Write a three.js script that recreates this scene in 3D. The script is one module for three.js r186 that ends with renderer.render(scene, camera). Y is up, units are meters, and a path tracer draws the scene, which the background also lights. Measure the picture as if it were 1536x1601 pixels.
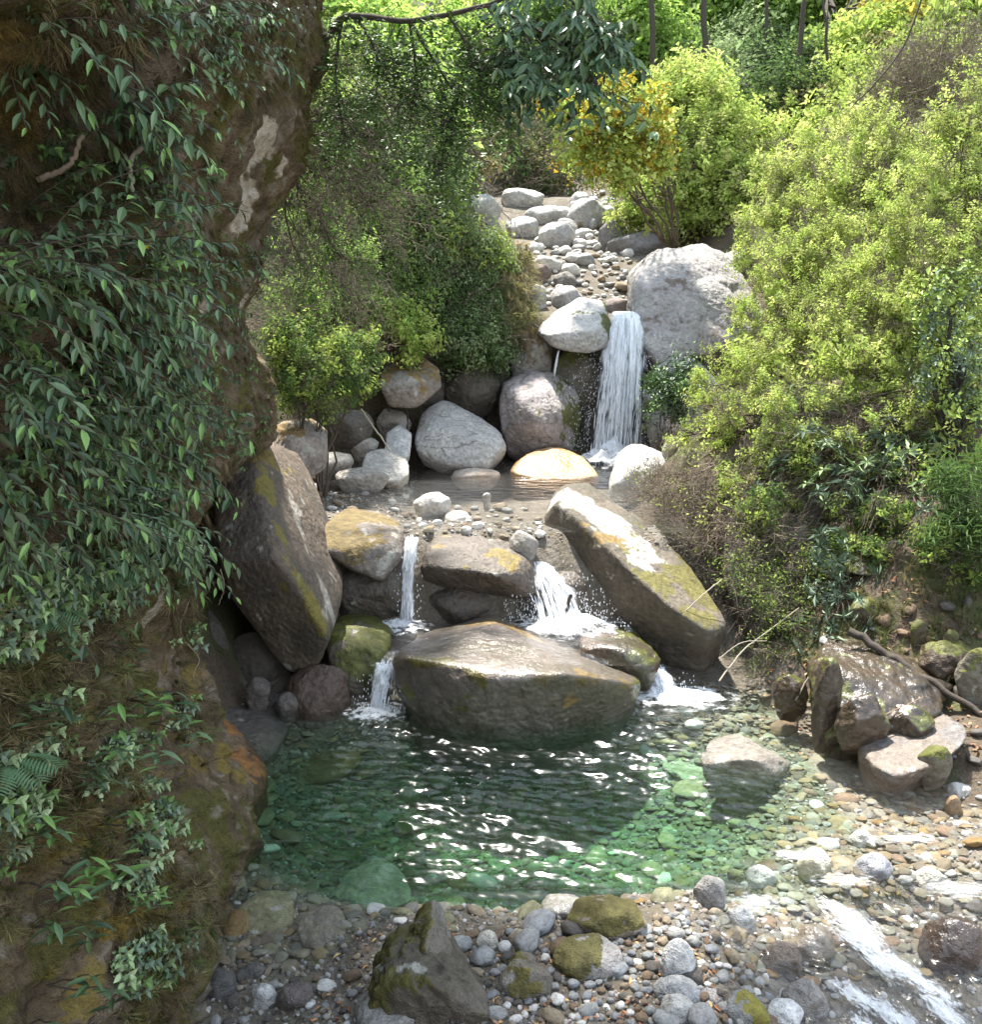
import * as THREE from 'three';
import { ConvexHull } from 'three/addons/math/ConvexHull.js';
import { mergeGeometries, mergeVertices } from 'three/addons/utils/BufferGeometryUtils.js';

// ---------------------------------------------------------------- camera, sky, sun, exposure
const scene = new THREE.Scene();
const FOV = 55, PITCH = 12 * Math.PI / 180, EYE = new THREE.Vector3(0, 3, 0);
const camera = new THREE.PerspectiveCamera(FOV, 983 / 1024, 0.1, 400);
camera.position.copy(EYE);
camera.lookAt(0, 3 - Math.sin(PITCH), -Math.cos(PITCH));

const SUN = new THREE.Vector3(-0.12, 0.9, -0.36).normalize();
{
  const W = 256, Hh = 128, data = new Float32Array(W * Hh * 4);      // a bright, thinly veiled spring sky
  for (let r = 0; r < Hh; r++) for (let c = 0; c < W; c++) {
    const el = ((r + 0.5) / Hh - 0.5) * Math.PI, az = ((c + 0.5) / W - 0.5) * 2 * Math.PI;
    const y = Math.sin(el), x = Math.cos(az) * Math.cos(el), z = Math.sin(az) * Math.cos(el);
    const up = Math.max(0, y), mu = x * SUN.x + y * SUN.y + z * SUN.z;
    const veil = Math.pow(1 - up, 2.2), glow = 0.55 * Math.pow(Math.max(0, mu), 10);
    const k = (r * W + c) * 4;
    data[k] = 0.62 + 0.36 * veil + glow; data[k + 1] = 0.76 + 0.26 * veil + glow * 0.97; data[k + 2] = 0.98 + 0.08 * veil + glow * 0.9; data[k + 3] = 1;
  }
  const sky = new THREE.DataTexture(data, W, Hh, THREE.RGBAFormat, THREE.FloatType);
  sky.mapping = THREE.EquirectangularReflectionMapping; sky.magFilter = THREE.LinearFilter; sky.needsUpdate = true;
  scene.background = sky; scene.environment = sky;
  scene.backgroundIntensity = 0.7; scene.environmentIntensity = 0.7;
}
const sun = new THREE.DirectionalLight(new THREE.Color(1, 0.955, 0.88), 5);
sun.position.copy(SUN).multiplyScalar(60).add(new THREE.Vector3(0, 0, -10));
sun.target.position.set(0, 0, -10); sun.castShadow = true; sun.shadow.radius = 4;
sun.shadow.mapSize.set(4096, 4096);
Object.assign(sun.shadow.camera, { left: -25, right: 25, top: 30, bottom: -30, near: 1, far: 140 });
scene.add(sun, sun.target);
const renderer = new THREE.WebGLRenderer({ antialias: true });
renderer.toneMapping = THREE.LinearToneMapping;
renderer.toneMappingExposure = 3.35;
renderer.shadowMap.enabled = true;


// ---------------------------------------------------------------- helpers
const V = (x, y, z) => new THREE.Vector3(x, y, z);
const rngOf = (s) => () => { s |= 0; s = s + 0x6D2B79F5 | 0; let t = Math.imul(s ^ s >>> 15, 1 | s); t = t + Math.imul(t ^ t >>> 7, 61 | t) ^ t; return ((t ^ t >>> 14) >>> 0) / 4294967296; };
const clamp = (x, a = 0, b = 1) => x < a ? a : x > b ? b : x;
const ss = (a, b, x) => { const t = clamp((x - a) / (b - a)); return t * t * (3 - 2 * t); };
const lerp = (a, b, t) => a + (b - a) * t;
const tbl = (T, x) => {
  if (x <= T[0][0]) return T[0][1];
  for (let i = 1; i < T.length; i++) if (x <= T[i][0]) { const [a, p] = T[i - 1], [b, q] = T[i]; return lerp(p, q, ss(0, 1, (x - a) / (b - a)) * 0.5 + 0.5 * (x - a) / (b - a)); }
  return T[T.length - 1][1];
};
const PERM = new Uint8Array(512);
{ const r = rngOf(7), p = [...Array(256).keys()]; for (let i = 255; i > 0; i--) { const j = Math.floor(r() * (i + 1)); [p[i], p[j]] = [p[j], p[i]]; } for (let i = 0; i < 512; i++) PERM[i] = p[i & 255]; }
const grad = (h, x, y, z) => { h &= 15; const u = h < 8 ? x : y, v = h < 4 ? y : h === 12 || h === 14 ? x : z; return ((h & 1) ? -u : u) + ((h & 2) ? -v : v); };
function n3(x, y, z) {
  const X0 = Math.floor(x), Y0 = Math.floor(y), Z0 = Math.floor(z); x -= X0; y -= Y0; z -= Z0;
  const X = X0 & 255, Y = Y0 & 255, Z = Z0 & 255;
  const u = x * x * x * (x * (x * 6 - 15) + 10), v = y * y * y * (y * (y * 6 - 15) + 10), w = z * z * z * (z * (z * 6 - 15) + 10);
  const A = PERM[X] + Y, AA = PERM[A] + Z, AB = PERM[A + 1] + Z, B = PERM[X + 1] + Y, BA = PERM[B] + Z, BB = PERM[B + 1] + Z;
  return lerp(lerp(lerp(grad(PERM[AA], x, y, z), grad(PERM[BA], x - 1, y, z), u), lerp(grad(PERM[AB], x, y - 1, z), grad(PERM[BB], x - 1, y - 1, z), u), v),
    lerp(lerp(grad(PERM[AA + 1], x, y, z - 1), grad(PERM[BA + 1], x - 1, y, z - 1), u), lerp(grad(PERM[AB + 1], x, y - 1, z - 1), grad(PERM[BB + 1], x - 1, y - 1, z - 1), u), v), w);
}
const fbm = (x, y, z, o = 4) => { let s = 0, a = 0.5; for (let i = 0; i < o; i++) { s += a * n3(x, y, z); x = x * 2.03 + 17.1; y = y * 2.03 + 5.3; z = z * 2.03 + 9.7; a *= 0.5; } return s; };
const ridge = (x, y, z, o = 4) => { let s = 0, a = 0.5; for (let i = 0; i < o; i++) { s += a * (1 - 2 * Math.abs(n3(x, y, z))); x = x * 2.1 + 3.1; y = y * 2.1 + 8.3; z = z * 2.1 + 1.7; a *= 0.5; } return s; };

// photo pixel -> direction; its distance comes from the surface it meets or from the depth given
const FPX = 800.5 / Math.tan(FOV / 2 * Math.PI / 180);
const ray = (px, py) => { const u = (px - 768) / FPX, v = (800.5 - py) / FPX, c = Math.cos(PITCH), s = Math.sin(PITCH); return V(u, v * c - s, -c - v * s); };
const atD = (px, py, d) => { const r = ray(px, py); return r.multiplyScalar(d / -r.z).add(EYE); };
const onY = (px, py, y) => { const r = ray(px, py); return r.multiplyScalar((y - 3) / r.y).add(EYE); };
const mpp = (d) => d / FPX;                                            // metres per photo pixel at depth d

const used = new Map();
const numbered = (n) => { const k = (used.get(n) ?? -1) + 1; used.set(n, k); return k ? n + '_' + String(k).padStart(3, '0') : n; };
function tag(o, label, category, group, kind) { o.userData.label = label; if (category) o.userData.category = category; if (group) o.userData.group = group; if (kind) o.userData.kind = kind; return o; }
function addMesh(name, geo, m, parent = scene) { const o = new THREE.Mesh(geo, m); o.name = parent === scene ? numbered(name) : name; o.castShadow = o.receiveShadow = true; parent.add(o); return o; }
function thing(name, at, label, category, group) { const o = new THREE.Group(); o.name = numbered(name); o.position.copy(at); scene.add(o); return tag(o, label, category, group); }
function instanced(name, geo, m, list, parent = scene) {               // list: [Matrix4, Color|null]
  const o = new THREE.InstancedMesh(geo, m, list.length); o.name = parent === scene ? numbered(name) : name; o.castShadow = o.receiveShadow = true;
  list.forEach(([mt, c], i) => { o.setMatrixAt(i, mt); if (c) o.setColorAt(i, c); });
  o.userData.kind = 'stuff'; parent.add(o); return o;
}
const RGB = (r, g, b) => new THREE.Color().setRGB(r, g, b);

// ---------------------------------------------------------------- textures and materials
function noiseTex(size, fn, srgb) {
  const d = new Uint8Array(size * size * 4);
  for (let y = 0; y < size; y++) for (let x = 0; x < size; x++) { const c = fn(x / size, y / size), k = (y * size + x) * 4; d[k] = clamp(c[0]) * 255; d[k + 1] = clamp(c[1]) * 255; d[k + 2] = clamp(c[2]) * 255; d[k + 3] = 255; }
  const t = new THREE.DataTexture(d, size, size); t.wrapS = t.wrapT = THREE.RepeatWrapping; t.magFilter = THREE.LinearFilter; t.minFilter = THREE.LinearMipmapLinearFilter; t.generateMipmaps = true;
  if (srgb) t.colorSpace = THREE.SRGBColorSpace; t.needsUpdate = true; return t;
}
// noise that tiles: sampled on a torus laid through two noise slices, blended at the seam
const tile = (f) => (u, v) => { const a = ss(0.7, 1, u), b = ss(0.7, 1, v); return lerp(lerp(f(u, v), f(u - 1, v), a), lerp(f(u, v - 1), f(u - 1, v - 1), a), b); };
const grainA = tile((u, v) => fbm(u * 22, v * 22, 3, 4)), grainB = tile((u, v) => n3(u * 110, v * 110, 8)), grainC = tile((u, v) => ridge(u * 7, v * 7, 5, 4)), grainD = tile((u, v) => fbm(u * 9, v * 9, 31, 5));
const grainTex = noiseTex(512, (u, v) => { const a = grainA(u, v), b = grainB(u, v), s = 0.78 + 0.46 * a + (b > 0.36 ? -0.25 : b < -0.4 ? 0.16 : 0) + 0.22 * grainD(u, v); return [s, s * 0.995, s * 0.985]; });
const grainBump = noiseTex(512, (u, v) => { const s = 0.5 + 0.34 * grainA(u, v) + 0.10 * grainB(u, v) + 0.22 * grainC(u, v); return [s, s, s]; });
const rockMat = (rough, o = {}) => new THREE.MeshPhysicalMaterial({ vertexColors: true, map: grainTex, bumpMap: grainBump, bumpScale: 0.028, roughness: rough, specularIntensity: 0.6, ...o });
const M = {
  rock: rockMat(0.82), rockDamp: rockMat(0.55), rockWet: rockMat(0.34, { specularIntensity: 1, clearcoat: 0.4, clearcoatRoughness: 0.22, bumpScale: 0.022 }),
  ground: rockMat(0.95, { bumpScale: 0.035 }), cliff: rockMat(0.93, { bumpScale: 0.045, specularIntensity: 0.3 }),
};
const leafMat = (rough, trans, o = {}) => new THREE.MeshPhysicalMaterial({ vertexColors: true, roughness: rough, transmission: trans, thickness: 0, side: THREE.DoubleSide, ...o });
M.leaf = leafMat(1, 0.48, { specularIntensity: 0.3 });
M.leafSheen = leafMat(0.55, 0, { specularIntensity: 0.7 });
M.twig = new THREE.MeshStandardMaterial({ color: RGB(0.075, 0.055, 0.038), roughness: 0.95 });
M.bark = new THREE.MeshStandardMaterial({ color: RGB(0.05, 0.04, 0.03), roughness: 0.95, bumpMap: grainBump, bumpScale: 0.01 });
M.dryTwig = new THREE.MeshStandardMaterial({ color: RGB(0.20, 0.15, 0.105), roughness: 0.95 });
M.paleTwig = new THREE.MeshStandardMaterial({ color: RGB(0.30, 0.26, 0.20), roughness: 0.9 });

// ---------------------------------------------------------------- terrain
const XL = [[0, -1.2], [3, -1.3], [5, -1.45], [6.5, -1.75], [8, -1.9], [9, -2.0], [10.5, -2.05], [11.6, -1.9], [12.3, -1.0], [13, 0.05], [14, 0.4], [17, 0.35], [20, -0.3], [23, -1.0], [30, -3]];
const XR = [[0, 3.2], [4.5, 3.4], [5.6, 3.0], [6.4, 2.45], [7.4, 2.35], [8.4, 2.4], [8.8, 2.2], [9.3, 1.5], [10.4, 1.35], [11.4, 1.6], [12, 2.3], [13, 3.2], [14, 3.5], [16, 3.2], [18, 2.7], [22, 1.9], [26, 2.5], [30, 4]];
const BED = [[0, -0.35], [3, -0.2], [4.2, -0.1], [5, -0.16], [6.8, -0.16], [7.2, 0.02], [7.5, 0.2], [8.0, 0.22], [8.2, 0.75], [8.5, 0.98], [9, 1.0], [11.5, 0.97], [12.9, 1.05], [13.2, 2.4], [13.5, 2.8], [16, 3.75], [20, 5.0], [24, 6.0], [30, 8.5], [40, 16], [60, 34], [90, 60]];
function Hn(x, d) {
  let h = tbl(BED, d);
  const e = ((x - 0.1) / 1.85) ** 2 + ((d - 5.95) / 1.45) ** 2;                    // the pool's basin
  if (e < 1) h -= 0.52 * Math.pow(1 - e, 0.85);
  const ds = d; d = d - 0.22 * ss(-0.3, 0.9, x) + 0.10 * ss(-0.2, -0.9, x) + 0.35 * fbm(x * 1.3, 7.7, d * 0.6, 3) + 0.14;
  if (d < 5.4) h += (0.15 * ss(5.0, 4.3, d) + 0.06 * ss(4.4, 3.6, d)) * ss(-1.1, -0.5, x) * ss(1.35, 0.95, x) - 0.04 * ss(4.8, 4.3, d) * ss(1.1, 1.6, x);
  if (d < 4.6) h += 0.07 * ss(4.4, 3.7, d) * ss(-0.5, -1.0, x);
  d = ds;
  h += 0.17 * ss(4.55, 4.8, d) * ss(5.5, 5.1, d) * ss(1.5, 2.1, x) * (0.6 + 1.2 * fbm(x * 2.2, 3, d * 2.2, 3)) + 0.10 * ss(5.6, 5.2, d) * ss(4.4, 4.7, d) * ss(2.3, 3.0, x);
  h += 0.07 * ss(8.0, 8.5, d) * ss(12, 10.8, d) * ss(-0.95, -1.6, x);               // gravel spit beside the middle pool
  h += 0.05 * ss(8.1, 8.4, d) * ss(9.2, 8.8, d) * ss(0.9, 0.5, x);
  h -= 0.18 * ss(8.85, 9.2, d) * ss(12.4, 11.9, d) * ss(-1.15, -0.7, x);
  h -= 0.22 * ss(6.9, 7.3, d) * ss(8.4, 8.0, d) * ss(1.0, 1.3, x) * ss(2.5, 2.1, x) + 0.6 * ss(8.0, 8.2, d) * ss(9.1, 8.6, d) * ss(1.5, 1.8, x);
  const l = tbl(XL, d) - x, r = x - tbl(XR, d);
  const steepL = lerp(1.7, 2.3, ss(11.5, 12.6, d)) * lerp(1, 0.45, ss(15, 22, d)), steepR = lerp(0.4, 1.0, ss(6.4, 8.2, d)) * lerp(1, 0.5, ss(14, 22, d)), slopeR = lerp(0.10, 0.42, ss(10.5, 16, d));
  if (l > 0) h += l < 0.9 ? steepL * l * ss(-0.2, 0.5, l) : steepL * 0.9 + (l - 0.9) * 0.42;
  if (r > 0) h += r < 1.2 ? steepR * r * ss(-0.2, 0.5, r) : steepR * 1.2 + (r - 1.2) * slopeR;
  return h;
}
const H = (x, d) => Hn(x, d) + 0.09 * fbm(x * 0.8, 3.3, d * 0.8, 3) * ss(7.6, 9, d) + 0.035 * fbm(x * 2.6, 1.1, d * 2.6, 3);
function groundHit(px, py, from = 3) {
  const r = ray(px, py), k = 1 / -r.z; let a = from;
  for (let d = from; d < 70; d += 0.04) {
    const y = 3 + r.y * k * d, x = r.x * k * d;
    if (y < H(x, d)) { let lo = a, hi = d; for (let i = 0; i < 12; i++) { const m = (lo + hi) / 2; if (3 + r.y * k * m < H(r.x * k * m, m)) hi = m; else lo = m; } return V(r.x * k * hi, 3 + r.y * k * hi, -hi); }
    a = d;
  }
  return null;
}
function gridGeo(nu, nv, fn, cfn) {                                   // fn(i,j)->Vector3 ; uv in metres by dominant axis later
  const pos = new Float32Array(nu * nv * 3), idx = [];
  for (let j = 0; j < nv; j++) for (let i = 0; i < nu; i++) { const p = fn(i / (nu - 1), j / (nv - 1)); pos.set([p.x, p.y, p.z], (j * nu + i) * 3); }
  for (let j = 0; j < nv - 1; j++) for (let i = 0; i < nu - 1; i++) { const a = j * nu + i, b = a + 1, c = a + nu, d = c + 1; idx.push(a, b, c, b, d, c); }
  const g = new THREE.BufferGeometry(); g.setAttribute('position', new THREE.BufferAttribute(pos, 3)); g.setIndex(idx); g.computeVertexNormals();
  const uv = new Float32Array(nu * nv * 2); for (let j = 0; j < nv; j++) for (let i = 0; i < nu; i++) { uv[(j * nu + i) * 2] = i / (nu - 1); uv[(j * nu + i) * 2 + 1] = j / (nv - 1); } g.setAttribute('uv', new THREE.BufferAttribute(uv, 2));
  return g;
}
function paint(g, fn) {                                               // fn(p, n, out[3]) linear colour of the matter at p
  const p = g.attributes.position.array, n = g.attributes.normal.array, c = new Float32Array(p.length), o = [0, 0, 0];
  for (let i = 0; i < p.length; i += 3) { fn(p[i], p[i + 1], p[i + 2], n[i], n[i + 1], n[i + 2], o); c[i] = o[0]; c[i + 1] = o[1]; c[i + 2] = o[2]; }
  g.setAttribute('color', new THREE.BufferAttribute(c, 3)); return g;
}
function boxUV(g, size) {                                             // uv in metres, each face along the axis it faces most
  const P = g.attributes.position.array, N = g.attributes.normal.array, C = g.attributes.color?.array, I = g.index.array;
  const map = new Map(), np = [], nn = [], nc = [], uv = [], ni = new Uint32Array(I.length);
  for (let f = 0; f < I.length; f += 3) {
    let ax = 0, ay = 0, az = 0;
    for (let k = 0; k < 3; k++) { const v = I[f + k] * 3; ax += N[v]; ay += N[v + 1]; az += N[v + 2]; }
    ax = Math.abs(ax); ay = Math.abs(ay); az = Math.abs(az);
    const axis = ax > ay && ax > az ? 0 : ay > az ? 1 : 2;
    for (let k = 0; k < 3; k++) {
      const v = I[f + k], key = v * 3 + axis; let m = map.get(key);
      if (m === undefined) {
        m = np.length / 3; map.set(key, m); const q = v * 3, x = P[q], y = P[q + 1], z = P[q + 2];
        np.push(x, y, z); nn.push(N[q], N[q + 1], N[q + 2]); if (C) nc.push(C[q], C[q + 1], C[q + 2]);
        if (axis === 0) uv.push(z / size, y / size); else if (axis === 1) uv.push(x / size + 0.37, z / size + 0.11); else uv.push(x / size + 0.71, y / size + 0.53);
      }
      ni[f + k] = m;
    }
  }
  const o = new THREE.BufferGeometry(); o.setAttribute('position', new THREE.Float32BufferAttribute(np, 3)); o.setAttribute('normal', new THREE.Float32BufferAttribute(nn, 3));
  if (C) o.setAttribute('color', new THREE.Float32BufferAttribute(nc, 3)); o.setAttribute('uv', new THREE.Float32BufferAttribute(uv, 2)); o.setIndex(new THREE.BufferAttribute(ni, 1)); return o;
}
const mixc = (o, a, t) => { o[0] = lerp(o[0], a[0], t); o[1] = lerp(o[1], a[1], t); o[2] = lerp(o[2], a[2], t); };
const set3 = (o, a, k = 1) => { o[0] = a[0] * k; o[1] = a[1] * k; o[2] = a[2] * k; };
{
  const ux = (t) => { const s = t * 2 - 1; return 0.6 + 4.2 * s + 36 * Math.sign(s) * Math.abs(s) ** 4.5; }, ud = (t) => -3 + 22 * t + 75 * t ** 5;
  let g = gridGeo(420, 520, (u, v) => { const x = ux(u), d = ud(v); return V(x, H(x, d), -d); });
  paint(g, (x, y, z, nx, ny, nz, o) => {
    const d = -z, patch = fbm(x * 1.7, y * 1.7, z * 1.7, 4), speck = fbm(x * 9, y * 9, z * 9, 3);   // noise in space only: soil patches and grit
    set3(o, [0.17, 0.145, 0.11], 1 + 0.6 * speck);
    const stream = x > tbl(XL, d) - 0.1 && x < tbl(XR, d) + 0.1;
    if (stream) { if (speck > 0.05) mixc(o, [0.20, 0.18, 0.15], 0.7); }
    else { set3(o, [0.12, 0.092, 0.064], 1 + 0.5 * speck); if (patch > 0.05) mixc(o, [0.085, 0.10, 0.035], 0.75); if (patch < -0.2) mixc(o, [0.15, 0.115, 0.075], 0.7); if (d > 22) mixc(o, [0.07, 0.10, 0.03], 0.6); }
  });
  tag(addMesh('ground', boxUV(g, 0.6), M.ground), 'stony stream bed and earth banks rising to the wooded hillside', 'ground', null, 'structure');
}
// ---------------------------------------------------------------- the cliff along one side of the pool
function xface(d, y) {
  let x = -1.42 - 0.30 * ss(0.1, 1.2, y) + 0.42 * ss(2.2, 4.2, y) - 0.10 * ss(3.2, 2.2, d);
  x -= 1.15 * ss(5.25, 5.7, d) * ss(8.6, 7.6, d) * ss(2.0, 1.2, y);                       // hollow behind the leaning boulder
  x -= ss(7.7, 9.6, d) * 2.6 + Math.max(0, d - 9.6) * 0.8;
  x -= 0.35 * ss(5.0, 5.8, d) * ss(2.2, 3.0, y) * ss(5.0, 3.4, y);
  x -= 0.6 * ss(3.1, 3.3, y) * ss(3.95, 3.7, y) * ss(3.9, 3.5, d);                          // dark niche
  const q = fbm(d * 0.9, y * 0.9, 4.2, 4), r = ridge(d * 1.3 + 3, y * 1.1, 8.8, 4), f = fbm(d * 5, y * 5, 2.2, 4);
  return x + 0.28 * q + 0.13 * (r - 0.2) + 0.07 * f + 0.05 * ridge(d * 7 + 2 * q, y * 9 + d * 2, 1.2, 4) + 0.02 * fbm(d * 24, y * 24, 6, 3);
}
const CLIFF_TOP = 5.6;
function cliffHit(px, py) {
  const r = ray(px, py), k = 1 / -r.z;
  for (let d = 1.6; d < 9.4; d += 0.02) { const x = r.x * k * d, y = 3 + r.y * k * d; if (y > CLIFF_TOP + 0.6) return null; if (x < xface(d, y)) return V(x, y, -d); }
  return null;
}
const PALE = [[380, 318, 44, 52], [440, 262, 9, 16], [400, 222, 54, 34], [284, 268, 16, 26], [378, 470, 7, 34], [316, 478, 16, 10], [240, 955, 12, 34]];
{
  const pale = PALE.map(([px, py, rx, ry]) => { const p = cliffHit(px, py); return p && [p, rx * mpp(-p.z) * 1.3, ry * mpp(-p.z)]; }).filter(Boolean);
  const NV = 420;
  let g = gridGeo(460, NV, (u, v) => {
    const d = -2 + 13 * u;
    if (v < 0.86) { const y = -0.9 + (CLIFF_TOP + 0.9) * (v / 0.86); return V(xface(d, y), y, -d); }
    const t = (v - 0.86) / 0.14, y = CLIFF_TOP + 1.2 * Math.sin(t * 1.5) + 0.25 * fbm(d * 0.8, t * 6, 3, 3); return V(xface(d, CLIFF_TOP) - 7 * t, y, -d);
  });
  paint(g, (x, y, z, nx, ny, nz, o) => {
    const a = fbm(x * 1.4, y * 1.4, z * 1.4, 4), b = fbm(x * 8, y * 8, z * 8, 4), c = fbm(x * 3.2 + 7, y * 3.2, z * 3.2, 5);
    set3(o, [0.135, 0.10, 0.062], 1 + 1.3 * b);                                            // brown weathered schist
    if (a > 0.08) mixc(o, [0.16, 0.13, 0.10], 0.7 * ss(0.08, 0.14, a + 0.3 * b));
    if (c > 0.08) mixc(o, [0.095, 0.09, 0.024], 0.85 * ss(0.08, 0.13, c + 0.35 * b));           // moss cushions
    if (c < -0.16 && y < 1.6) mixc(o, [0.22, 0.16, 0.045], 0.8 * ss(-0.16, -0.22, c + 0.35 * b)); // ochre moss
    if (b > 0.24) mixc(o, [0.28, 0.25, 0.22], 0.5);
    for (const [p, rx, ry] of pale) { const e = Math.hypot((p.z - z) / rx, (p.y - y) / ry) + 0.7 * fbm(x * 9, y * 9, z * 9, 4); if (e < 1) mixc(o, [0.50, 0.44, 0.36], ss(1, 0.93, e) * (0.85 + 0.6 * b)); }
  });
  tag(addMesh('cliff', boxUV(g, 0.7), M.cliff), 'tall brown mossy rock cliff with pale broken patches beside the pool', 'cliff', null, 'structure');
}
// ---------------------------------------------------------------- rocks
const icoCache = new Map();
function ico(detail) {
  if (!icoCache.has(detail)) { let g = new THREE.IcosahedronGeometry(1, detail); g.deleteAttribute('normal'); g.deleteAttribute('uv'); g = mergeVertices(g, 1e-5); icoCache.set(detail, g); }
  return icoCache.get(detail);
}
// a boulder: the rounded convex body through the given corner points, weathered by noise
function hullRock(pts, { detail = 26, p = 16, amp = 0.03, scale = 1.03, seed = 0, crack = 0.6, freq = 1, cuts = 5 } = {}) {
  const hull = new ConvexHull().setFromPoints(pts), box = new THREE.Box3().setFromPoints(pts), c = box.getCenter(V(0, 0, 0)), mean = V(0, 0, 0), extra = [];
  pts.forEach((q) => mean.add(q)); mean.divideScalar(pts.length); c.lerp(mean, 0.5);
  const cut = rngOf(Math.round(seed * 31 + 3)); for (let k = 0; k < cuts; k++) { const n = V(cut() * 2 - 1, cut() * 1.7 - 0.7, cut() * 2 - 1).normalize(); let far = -1e9; for (const q of pts) far = Math.max(far, n.dot(q) - n.dot(c)); extra.push([n.x, n.y, n.z, far * (0.84 + 0.12 * cut())]); }
  const ext = box.getSize(V(0, 0, 0)), size = Math.cbrt(ext.x * ext.y * ext.z), pl = extra;
  for (const f of hull.faces) { const n = f.normal, k = f.constant - n.dot(c); if (k > 1e-4) pl.push([n.x, n.y, n.z, k]); }
  const src = ico(detail).attributes.position.array, pos = new Float32Array(src.length), sx = seed * 13.7, s1 = 1.5 * freq / size, s2 = 4.5 * freq / size;
  for (let i = 0; i < src.length; i += 3) {
    let x = src[i] * ext.x, y = src[i + 1] * ext.y, z = src[i + 2] * ext.z; const l = Math.hypot(x, y, z); x /= l; y /= l; z /= l;
    let s = 0; for (const q of pl) { const t = (q[0] * x + q[1] * y + q[2] * z) / q[3]; if (t > 0) s += Math.pow(t, p); }
    let r = Math.pow(s, -1 / p) * scale;
    const X = c.x + x * r, Y = c.y + y * r, Z = c.z + z * r;
    const big = fbm(X * s1 + sx, Y * s1, Z * s1, 3), mid = fbm(X * s2 + sx, Y * s2, Z * s2, 4), cr = Math.max(0, ridge(X * s1 * 1.4, Y * s1 * 1.4 + sx, Z * s1 * 1.4, 3) - 0.52);
    const fine = fbm(X * 22 + sx, Y * 22, Z * 22, 3);
    r += size * amp * (2.4 * big + 0.8 * mid - 2.2 * crack * cr) + Math.min(0.016, size * 0.016) * fine;
    pos[i] = c.x + x * r; pos[i + 1] = c.y + y * r; pos[i + 2] = c.z + z * r;
  }
  const g = new THREE.BufferGeometry(); g.setAttribute('position', new THREE.BufferAttribute(pos, 3)); g.setIndex(ico(detail).index.clone()); g.computeVertexNormals(); return g;
}
const COL = { granite: [0.44, 0.42, 0.395], pale: [0.54, 0.52, 0.49], lilac: [0.36, 0.325, 0.31], brown: [0.20, 0.155, 0.115], dark: [0.115, 0.10, 0.085], grey: [0.30, 0.29, 0.28], olive: [0.15, 0.13, 0.07], orange: [0.36, 0.20, 0.075], ochre: [0.24, 0.16, 0.06], moss: [0.10, 0.105, 0.02], gold: [0.19, 0.14, 0.035] };
// matter on the rock: two stone tones, dark specks, pale lichen, moss and brown film with ragged outlines
function stoneColor({ a = COL.granite, b = COL.grey, lichen = 0.15, moss = null, film = null, line = null, seed = 0, vein = 0 }) {
  return (x, y, z, nx, ny, nz, o) => {
    const q = fbm(x * 2.1 + seed, y * 2.1, z * 2.1, 4), f = fbm(x * 13 + seed, y * 13, z * 13, 3), h = n3(x * 55, y * 55 + seed, z * 55);
    set3(o, a, 1 + 0.55 * f + 0.15 * h); if (q > -0.02) mixc(o, b, ss(-0.02, 0.14, q + 0.15 * f));
    if (h > 0.5) { o[0] *= 0.7; o[1] *= 0.7; o[2] *= 0.7; }
    if (vein) { const v = Math.abs(fbm(x * 1.3 + seed, y * 3.1, z * 1.3, 3)); if (v < 0.02 * vein) mixc(o, [0.16, 0.14, 0.12], 0.7); }
    if (film) { const m = 0.9 * q + 0.35 * f; if (m > film.at) mixc(o, film.c, (film.k ?? 0.9) * ss(film.at, film.at + 0.1, m)); }
    const li = fbm(x * 6 + 40 + seed, y * 6, z * 6, 4); if (li > 0.34 - lichen) mixc(o, [0.42, 0.41, 0.36], 0.75 * ss(0.34 - lichen, 0.38 - lichen, li));
    if (line) { const w = y - line.y - 0.10 * q - 0.03 * f; if (w < 0) mixc(o, line.c, 0.85); }
    if (moss) { for (const k of moss) { if (k.seg) { let e = 9; for (let i = 0; i < k.seg.length - 1; i++) { const A = k.seg[i], B = k.seg[i + 1], dx = B.x - A.x, dy = B.y - A.y, dz = B.z - A.z, t = clamp(((x - A.x) * dx + (y - A.y) * dy + (z - A.z) * dz) / (dx * dx + dy * dy + dz * dz)); e = Math.min(e, Math.hypot(x - A.x - dx * t, y - A.y - dy * t, z - A.z - dz * t)); } e += 0.22 * fbm(x * 6 + seed, y * 2.5, z * 6, 4); if (e < k.wide) mixc(o, k.c, 0.92 * ss(k.wide, k.wide - 0.03, e) * (0.85 + 0.6 * f)); continue; }
      const m = nx * k.dir[0] + ny * k.dir[1] + nz * k.dir[2] + (k.n ?? 1.3) * fbm(x * 3.1 + 9 + seed, y * 3.1, z * 3.1, 4) + 0.35 * f - (k.near ? k.w * Math.hypot(x - k.near.x, y - k.near.y, z - k.near.z) : 0); if (m > k.at) { mixc(o, k.c, 0.93 * ss(k.at, k.at + 0.06, m)); o[0] *= 1 + 0.8 * f; o[1] *= 1 + 0.8 * f; o[2] *= 1 + 0.6 * f; } } }
  };
}
function boulder(name, label, pts, shape, color, mat = M.rock, group = null) {
  const g = boxUV(paint(hullRock(pts, shape), stoneColor({ seed: shape.seed, ...color })), 0.8), b = new THREE.Box3().setFromPoints(pts), at = V((b.min.x + b.max.x) / 2, b.min.y, (b.min.z + b.max.z) / 2);
  g.translate(-at.x, -at.y, -at.z);
  const o = addMesh(name, g, mat); o.position.copy(at); return tag(o, label, 'boulder', group);
}
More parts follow.
